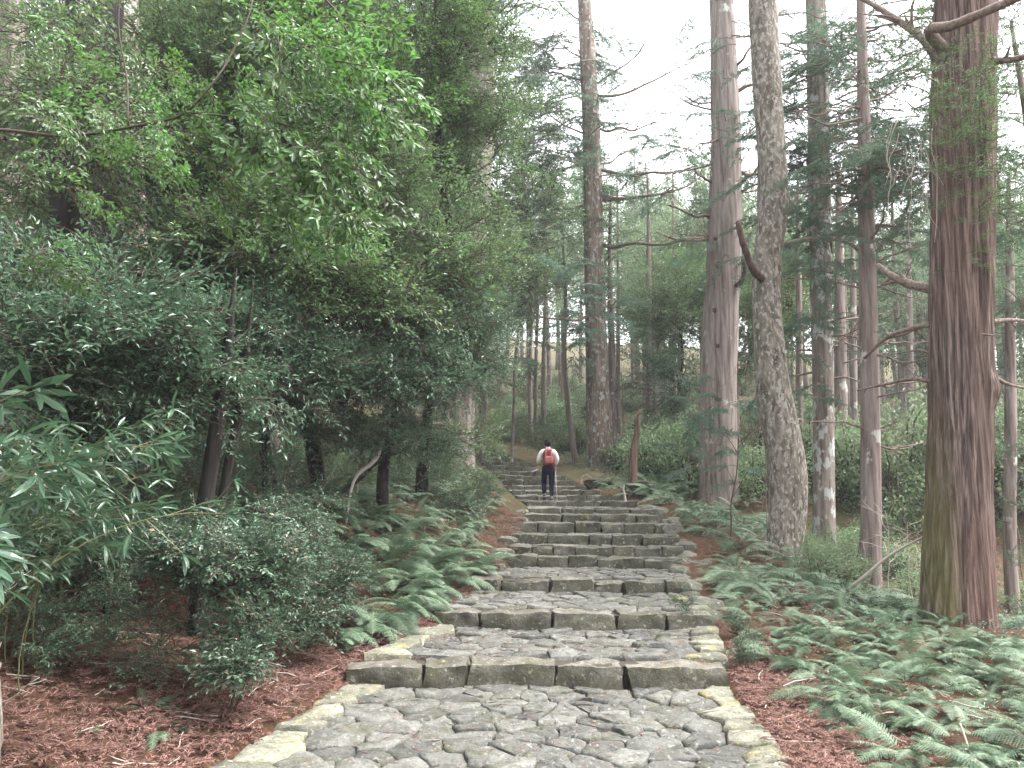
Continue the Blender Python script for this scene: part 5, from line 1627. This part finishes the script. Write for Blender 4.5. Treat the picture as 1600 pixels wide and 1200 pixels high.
def sapling(label, px, d, H, seed, mat='pale_twig', n=9, lean=0.0, r=.012, cat='sapling', spread=.5):
    rr = np.random.default_rng(seed + 500)
    x = (px - 800) / F_PX * d; b = np.array((x, d, float(G(x, d)) - .05))
    root = tag(empty('bare_sapling', b), label, cat)
    main = wiggle((0, 0, 0), (lean * H, rr.normal(0, .1), H), 8, .03, rr)
    obj('stem', limb_mesh('stem', main, r, .004, M[mat], 6, 20), root)
    for k in range(n):
        t = rr.uniform(.25, .95) * 7; i_ = min(int(t), 6); p = main[i_] * (1 - t + i_) + main[i_ + 1] * (t - i_)
        a = rr.uniform(0, 6.28); d_ = np.array((math.cos(a) * spread, math.sin(a) * spread, rr.uniform(.2, 1)))
        e = p + unit(d_) * H * rr.uniform(.18, .4)
        w = wiggle(p, e, 6, .05, rr); obj('twig', limb_mesh('twig', w, r * .4, .0025, M[mat], 4, 9), root)
        for q_ in range(2):
            p2 = w[rr.integers(2, 5)]; e2 = p2 + unit(d_ + rr.normal(0, .6, 3)) * H * rr.uniform(.08, .2)
            obj('twig', limb_mesh('twig', wiggle(p2, e2, 4, .06, rr), r * .25, .002, M[mat], 3, 6), root)
    return root


sapling('bare whitish sapling with many fine twigs in front of the slim brown cedar', 1372, 15.0, 1.75, 1, n=14, r=.018, spread=1.1)
sapling('second bare twiggy sapling between the brown cedar and the massive cedar', 1410, 15.5, 1.7, 2, n=12, r=.010, spread=1.0)
sapling('thin dark sapling leaning left of the crooked grey tree', 1135, 17.0, 2.6, 3, 'twig', 8, .12, .022)
sapling('thin dark sapling right of the lichen-blotched trunk', 1318, 17.5, 2.2, 4, 'twig', 6, .25, .014)
for k, (px, d, H, lab) in enumerate(((655, 18.5, 1.9, 'bare pale sapling on the left bank left of the middle steps'), (672, 18.8, 2.1, 'bare pale sapling in the middle of the small group on the left bank'), (685, 19, 1.7, 'bare pale forked sapling nearest the steps on the left bank'),
                                  (515, 14, 1.5, 'dead twiggy sapling under the dense evergreen'), (560, 14.5, 1.2, 'short dead sapling among the left ferns'), (20, 5.9, 1.3, 'bare twiggy stem at the lower left edge'))):
    sapling(lab, px, d, H, 10 + k, 'pale_twig', 7, rt.normal(0, .1), .010)
protos = []
for k in range(62):
    px = rt.uniform(940, 1610) if k > 12 else rt.uniform(640, 860); d = rt.uniform(19, 40)
    x = (px - 800) / F_PX * d
    if px > 940: lab, grp = 'slender bare sapling in the undergrowth between the right-hand trunks', 'bare saplings between the right-hand trunks'
    else: lab, grp = 'slender bare sapling at the back of the left bank', 'bare saplings on the left bank'
    if XL(d) - .6 < x < XR(d) + .8 and d < 37: d = 39.0; x = (px - 800) / F_PX * d
    if k < 6:
        r = sapling(lab, px, d, 4.5, 30 + k, 'limb', 12, rt.normal(0, .12), .018); protos.append(r)
    else:
        src = protos[k % 6]; r = src.copy(); COL.objects.link(r); r.location = (x, d, float(G(x, d)) - .05); s = rt.uniform(.45, 1.1); r.scale = (s, s, s * rt.uniform(.8, 1.3)); r.rotation_euler = (0, 0, rt.uniform(0, 6.28)); r['label'] = lab
        for ch in list(src.children):
            c = ch.copy(); COL.objects.link(c); c.parent = r
    r['group'] = grp


def stick(name, label, pts, r0, r1, mat, cat='branch'):
    pts = np.array(pts); b = pts[0].copy()
    o_ = obj(name, limb_mesh(name, pts - b, r0, r1, M[mat], 7, 16, .25, 3), loc=tuple(b)); tag(o_, label, cat)


g_ = lambda px, d, h=0: np.array(((px - 800) / F_PX * d, d, float(G((px - 800) / F_PX * d, d)) + h))
stick('fallen_branch', 'long pale fallen branch slanting up from the ferns towards the massive cedar', [g_(1310, 13.6, .15), P(1345, 905, 13.4), P(1390, 868, 13.2), P(1440, 840, 13.0), P(1462, 828, 12.9)], .035, .012, 'pale_twig')
stick('broken_branch', 'short pale broken branch standing upright at the right edge of the steps', [P(977, 784, 20.9), P(976, 775, 20.9), P(974, 765, 20.9), P(975, 758, 20.9)], .04, .02, 'pale_twig')
stick('broken_branch', 'pale crooked dead branch leaning under the dense evergreen on the left bank', [g_(543, 13.5, .0), P(560, 740, 13.6), P(585, 720, 13.8), P(598, 680, 14), P(602, 640, 14)], .02, .055, 'bark_cedar' if False else 'pale_twig')
stick('fallen_branch', 'crooked pale twig lying among the ferns at the lower right', [P(1500, 1130, 7.0), P(1512, 1165, 6.9), P(1518, 1190, 6.8), P(1495, 1200, 6.8)], .008, .006, 'pale_twig', 'twig')
stick('mossy_post', 'mossy rounded stump edge at the lower left corner', [np.array((-3.42, 5.45, .1)), np.array((-3.42, 5.45, .6)), np.array((-3.45, 5.45, 1.0))], .13, .10, 'bark_grey', 'stump')
stick('fallen_branch', 'arched pale branch poking from the roots right of the hiker', [P(908, 757, 24), P(910, 745, 24), P(917, 742, 24), P(924, 746, 24)], .015, .01, 'pale_twig')

# root mound right of the hiker
me = boulder_mesh('root_mound', .5, .35, .30, RNG, M['bed'], 3)
p = P(1000, 765, 22.6); o_ = obj('root_mound', me, loc=(p[0], p[1], float(G(p[0], p[1])) + .12)); tag(o_, 'brown mound of roots and soil under the broken snag', 'mound')
me = boulder_mesh('root_mound', .45, .35, .16, RNG, M['bed'], 3)
p = P(935, 745, 25.5); o_ = obj('root_mound', me, loc=(p[0], p[1], float(G(p[0], p[1])) + .12)); tag(o_, 'brown earth bank below the lichen-spotted cedar', 'mound')
rt2 = TR['snag'][0]
for (sa, sb, r_) in (((994, 668), (972, 655), .02), ((996, 650), (1012, 636), .02), ((990, 705), (975, 728), .025), ((997, 640), (985, 618), .012), ((992, 690), (1004, 672), .015)):
    bough(rt2, P(sa[0], sa[1], 22.5), P(sb[0], sb[1], 22.3), r_, .006, seed=int(r_ * 1000) + sa[0], tw=2, amp=.09, mat='snag')
for k in range(7):
    a = rt.uniform(0, 6.28); b0 = np.array((0, 0, .12)); e = np.array((math.cos(a) * rt.uniform(.3, .6), math.sin(a) * .4, rt.uniform(-.2, .25)))
    obj('root', limb_mesh('root', wiggle(b0, e, 5, .08, rt, -.1), .05, .012, M['snag'], 5, 10), rt2)

# ------------------------------------------------------------------ the hiker
SKIN = flat_mat('skin', (.36, .21, .15), (.31, .18, .13), .55, 10)
HAIR = flat_mat('black_hair', (.004, .004, .004), (.008, .007, .007), .8, 60, 0, .1)
SHIRT = flat_mat('white_shirt', (.62, .58, .58), (.5, .47, .48), .85, 14, .3)
TROU = flat_mat('navy_trousers', (.004, .005, .014), (.006, .008, .026), .95, 10, .3, .08)
SHOE = flat_mat('dark_shoe', (.03, .03, .035), (.06, .06, .06), .6, 20)
SOLE = flat_mat('grey_sole', (.30, .30, .30), (.2, .2, .2), .7, 20)
PACK = flat_mat('red_pack', (.20, .03, .032), (.13, .02, .022), .7, 12, .3)
PACK2 = flat_mat('pale_red_pack', (.34, .12, .115), (.27, .09, .09), .7, 12, .3)
POLE = flat_mat('pale_cane', (.5, .46, .42), (.38, .34, .3), .5, 12)


def skin_obj(name, verts, edges, radii, mat, parent, sub=2, root_i=0):
    me = bpy.data.meshes.new(name); me.from_pydata([tuple(v) for v in verts], edges, []); me.materials.append(mat)
    o_ = obj(name, me, parent)
    md_ = o_.modifiers.new('skin', 'SKIN'); md_.use_smooth_shade = True
    for k, sv in enumerate(me.skin_vertices[0].data):
        r = radii[k]; sv.radius = (r, r) if isinstance(r, (int, float)) else r
        sv.use_root = (k == root_i)
    if sub:
        s = o_.modifiers.new('subdivision', 'SUBSURF'); s.levels = sub; s.render_levels = sub
    # freeze into plain geometry
    dg = bpy.context.evaluated_depsgraph_get(); dg.update()
    ev = o_.evaluated_get(dg); nm = bpy.data.meshes.new_from_object(ev)
    o_.modifiers.clear(); o_.data = nm; nm.name = name
    for p_ in nm.polygons: p_.use_smooth = True
    if not len(nm.materials): nm.materials.append(mat)
    return o_


hx, hy = P(857, 784, 21.35)[0], 21.35
hz = RISERS[9][2] + .005
hiker = tag(empty('person', (hx, hy, hz)), 'hiker seen from behind in a white shirt and navy trousers climbing with a stick', 'person')
# +y is away from the camera.  Right foot is planted, left one lifted onto the next step behind it
pelvis = (0, 0, .86)
bv = [pelvis, (0, .03, 1.02), (0, .06, 1.18), (0, .07, 1.30), (0, .08, 1.38), (0, .10, 1.46), (0, .12, 1.53),
      (.10, .0, .82), (.085, .05, .46), (.075, -.04, .09), (.085, .10, .04),           # right leg 7-10
      (-.10, .02, .82), (-.115, .13, .47), (-.10, .02, .15), (-.11, .17, .10),            # left leg 11-14
      (.17, .07, 1.30), (.235, .03, 1.08), (.20, .16, .90),                               # right arm 15-17
      (-.17, .07, 1.30), (-.25, .04, 1.08), (-.24, .18, .93)]                             # left arm 18-20
be = [(0, 1), (1, 2), (2, 3), (3, 4), (4, 5), (5, 6), (0, 7), (7, 8), (8, 9), (9, 10), (0, 11), (11, 12), (12, 13), (13, 14), (3, 15), (15, 16), (16, 17), (3, 18), (18, 19), (19, 20)]
br = [.10, .09, .10, .09, .05, .075, .075, .08, .052, .036, .032, .08, .052, .036, .032, .05, .036, .022, .05, .036, .022]
skin_obj('body', bv, be, br, SKIN, hiker)
# hands with five fingers each
for sgn, w in ((1, (.20, .16, .90)), (-1, (-.24, .18, .93))):
    w = np.array(w); hv = [w, w + (0, .03, -.035), w + (0, .05, -.07)]; he = [(0, 1), (1, 2)]; hrad = [.022, .030, .026]
    for fi in range(4):
        o0 = np.array(((fi - 1.5) * .017, .055, -.085)); k = len(hv); ln = (.9, 1.0, .95, .75)[fi]
        hv += [w + o0, w + o0 + (0, .022 * ln, -.020), w + o0 + (-sgn * .004, .018, -.045 * ln)]; he += [(2, k), (k, k + 1), (k + 1, k + 2)]; hrad += [.009, .008, .007]
    k = len(hv); hv += [w + (-sgn * .03, .045, -.045), w + (-sgn * .040, .065, -.065)]; he += [(1, k), (k, k + 1)]; hrad += [.010, .008]
    skin_obj('hand', hv, he, hrad, SKIN, hiker, 1)
skin_obj('shirt', [(0, .02, .90), (0, .04, 1.06), (0, .06, 1.20), (0, .07, 1.30), (0, .085, 1.37), (.17, .065, 1.305), (.245, .03, 1.10), (.215, .12, .965), (-.17, .065, 1.305), (-.26, .04, 1.10), (-.25, .13, .985)],
         [(0, 1), (1, 2), (2, 3), (3, 4), (3, 5), (5, 6), (6, 7), (3, 8), (8, 9), (9, 10)], [(.165, .13), (.15, .125), (.165, .13), (.15, .12), .062, .078, .062, .044, .078, .062, .044], SHIRT, hiker)
skin_obj('trousers', [(0, .01, .99), (0, 0, .86), (.095, .0, .78), (.088, .05, .46), (.078, -.035, .12), (-.095, .02, .78), (-.115, .125, .47), (-.10, .02, .19)],
         [(0, 1), (1, 2), (2, 3), (3, 4), (1, 5), (5, 6), (6, 7)], [(.155, .125), (.165, .135), .098, .074, .058, .098, .074, .058], TROU, hiker)
for (x, y, z, rz) in ((.082, 0.02, 0.0, 0), (-.105, .09, .06, .35)):
    V, fs = block_geo(.095, .26, .075, RNG, .03, (5, 7, 3), .003)
    sh = obj('shoe', mesh('shoe', V, fs, [SHOE], smooth=True), hiker, mat=Matrix.Translation((x, y, z + .095)) @ Matrix.Rotation(-rz, 4, 'X'))
    V, fs = block_geo(.10, .27, .02, RNG, .008, (4, 6, 2), .001)
    obj('sole', mesh('sole', V, fs, [SOLE], smooth=True), sh, loc=(0, 0, -.073))
# head of hair, ears and face side
import bmesh


def ball(name, r, mat, parent, loc, ns=14, fuzz=0.0):
    bm = bmesh.new(); bmesh.ops.create_uvsphere(bm, u_segments=ns, v_segments=ns - 2, radius=1)
    for v in bm.verts:
        f_ = 1 + fuzz * noise.noise(v.co * 3.1)
        v.co = Vector((v.co.x * r[0] * f_, v.co.y * r[1] * f_, v.co.z * r[2] * f_))
    me = bpy.data.meshes.new(name); bm.to_mesh(me); bm.free(); me.materials.append(mat)
    for p_ in me.polygons: p_.use_smooth = True
    return obj(name, me, parent, loc=loc)


ball('head', (.078, .095, .105), SKIN, hiker, (0, .125, 1.50))
ball('hair', (.096, .105, .108), HAIR, hiker, (0, .105, 1.525), 20, .22)
for s_ in (-1, 1): ball('ear', (.012, .02, .03), SKIN, hiker, (s_ * .088, .125, 1.49), 8)
ball('nose', (.012, .02, .018), SKIN, hiker, (0, .222, 1.49), 8)
for s_ in (-1, 1): ball('eye', (.012, .008, .008), HAIR, hiker, (s_ * .032, .208, 1.515), 8)
ball('mouth', (.022, .008, .006), flat_mat('lips', (.35, .12, .10)), hiker, (0, .215, 1.452), 8)
obj('collar', mesh('collar', *(lambda vf: (vf[0], vf[1]))(tube(np.array(((0, .085, 1.375), (0, .095, 1.42))), np.array((.075, .062)), 14, False)), [SHIRT], smooth=True), hiker)
# backpack
bp_ = tag(empty('backpack', (hx, hy - .06, hz + 1.12)), 'red backpack on the back of the hiker in the white shirt', 'backpack')
V, fs = block_geo(.30, .17, .42, RNG, .075, (8, 6, 9), .010); V[:, 0] *= (1 - .18 * np.clip((V[:, 2] + .21) / .21, 0, 1)); obj('pack_body', mesh('pack_body', V, fs, [PACK], smooth=True), bp_, loc=(0, -.03, .22))
V, fs = block_geo(.22, .07, .20, RNG, .03, (6, 3, 6), .006); obj('pocket', mesh('pocket', V, fs, [PACK2], smooth=True), bp_, loc=(0, -.135, .06))
V, fs = block_geo(.20, .15, .09, RNG, .035, (6, 4, 3), .006); obj('top_flap', mesh('top_flap', V, fs, [PACK2], smooth=True), bp_, loc=(0, -.05, .26))
for s_ in (-1, 1):
    V, fs = tube(np.array(((s_ * .07, -.125, .20), (s_ * .075, -.14, .10), (s_ * .07, -.175, -.02), (s_ * .07, -.165, -.12))), np.array((.011, .011, .011, .011)), 6); obj('buckle_strap', mesh('buckle_strap', V, fs, [PACK2], smooth=True), bp_)
    V, fs = tube(np.array(((s_ * .09, .02, .20), (s_ * .11, .10, .235), (s_ * .125, .20, .18), (s_ * .12, .23, .05), (s_ * .14, .14, -.12), (s_ * .13, .02, -.16))), np.full(6, .016), 6); obj('shoulder_strap', mesh('shoulder_strap', V, fs, [PACK], smooth=True), bp_)
V, fs = tube(np.array(((-.03, -.03, .235), (-.02, -.03, .275), (.02, -.03, .275), (.03, -.03, .235))), np.full(4, .007), 5); obj('carry_loop', mesh('carry_loop', V, fs, [PACK], smooth=True), bp_)
V, fs = tube(np.array(((hx + .20, hy + .23, hz + .86), (hx + .215, hy + .20, hz + .45), (hx + .235, hy + .12, hz + .0))), np.array((.011, .010, .008)), 8)
tag(obj('walking_stick', mesh('walking_stick', V, fs, [POLE], smooth=True)), 'pale walking stick held upright in the right hand of the hiker', 'walking stick')
V, fs = tube(np.array(((hx - .235, hy + .22, hz + .86), (hx - .34, hy + .18, hz + .81), (hx - .44, hy + .14, hz + .775))), np.array((.014, .014, .016)), 8)
tag(obj('rolled_paper', mesh('rolled_paper', V, fs, [POLE], smooth=True)), 'short pale rolled paper held out in the left hand of the hiker', 'rolled paper')

# ------------------------------------------------------------------ thin haze of the wood, also added to stand in for veiling glare
hzm = bpy.data.materials.new('haze'); hzm.use_nodes = True
hn, hl = hzm.node_tree.nodes, hzm.node_tree.links; hn.clear()
ho = hn.new('ShaderNodeOutputMaterial'); hv_ = hn.new('ShaderNodeVolumePrincipled')
hv_.inputs['Density'].default_value = HAZE
hv_.inputs['Color'].default_value = (0.93, 0.96, 1.0, 1)
hv_.inputs['Anisotropy'].default_value = 0.2
hl.new(hv_.outputs[0], ho.inputs['Volume'])
zlo, zhi = float(gz.min()) - 1.0, 52.0
x0_, x1_, y0_, y1_ = -62.0, 72.0, -14.0, 132.0
hv = [(x, y, z) for z in (zlo, zhi) for y in (y0_, y1_) for x in (x0_, x1_)]
hf = [(0, 2, 3, 1), (4, 5, 7, 6), (0, 1, 5, 4), (2, 6, 7, 3), (0, 4, 6, 2), (1, 3, 7, 5)]
tag(obj('haze', mesh('haze', hv, [hf], [hzm])), 'thin pale haze filling the wood', kind='stuff')
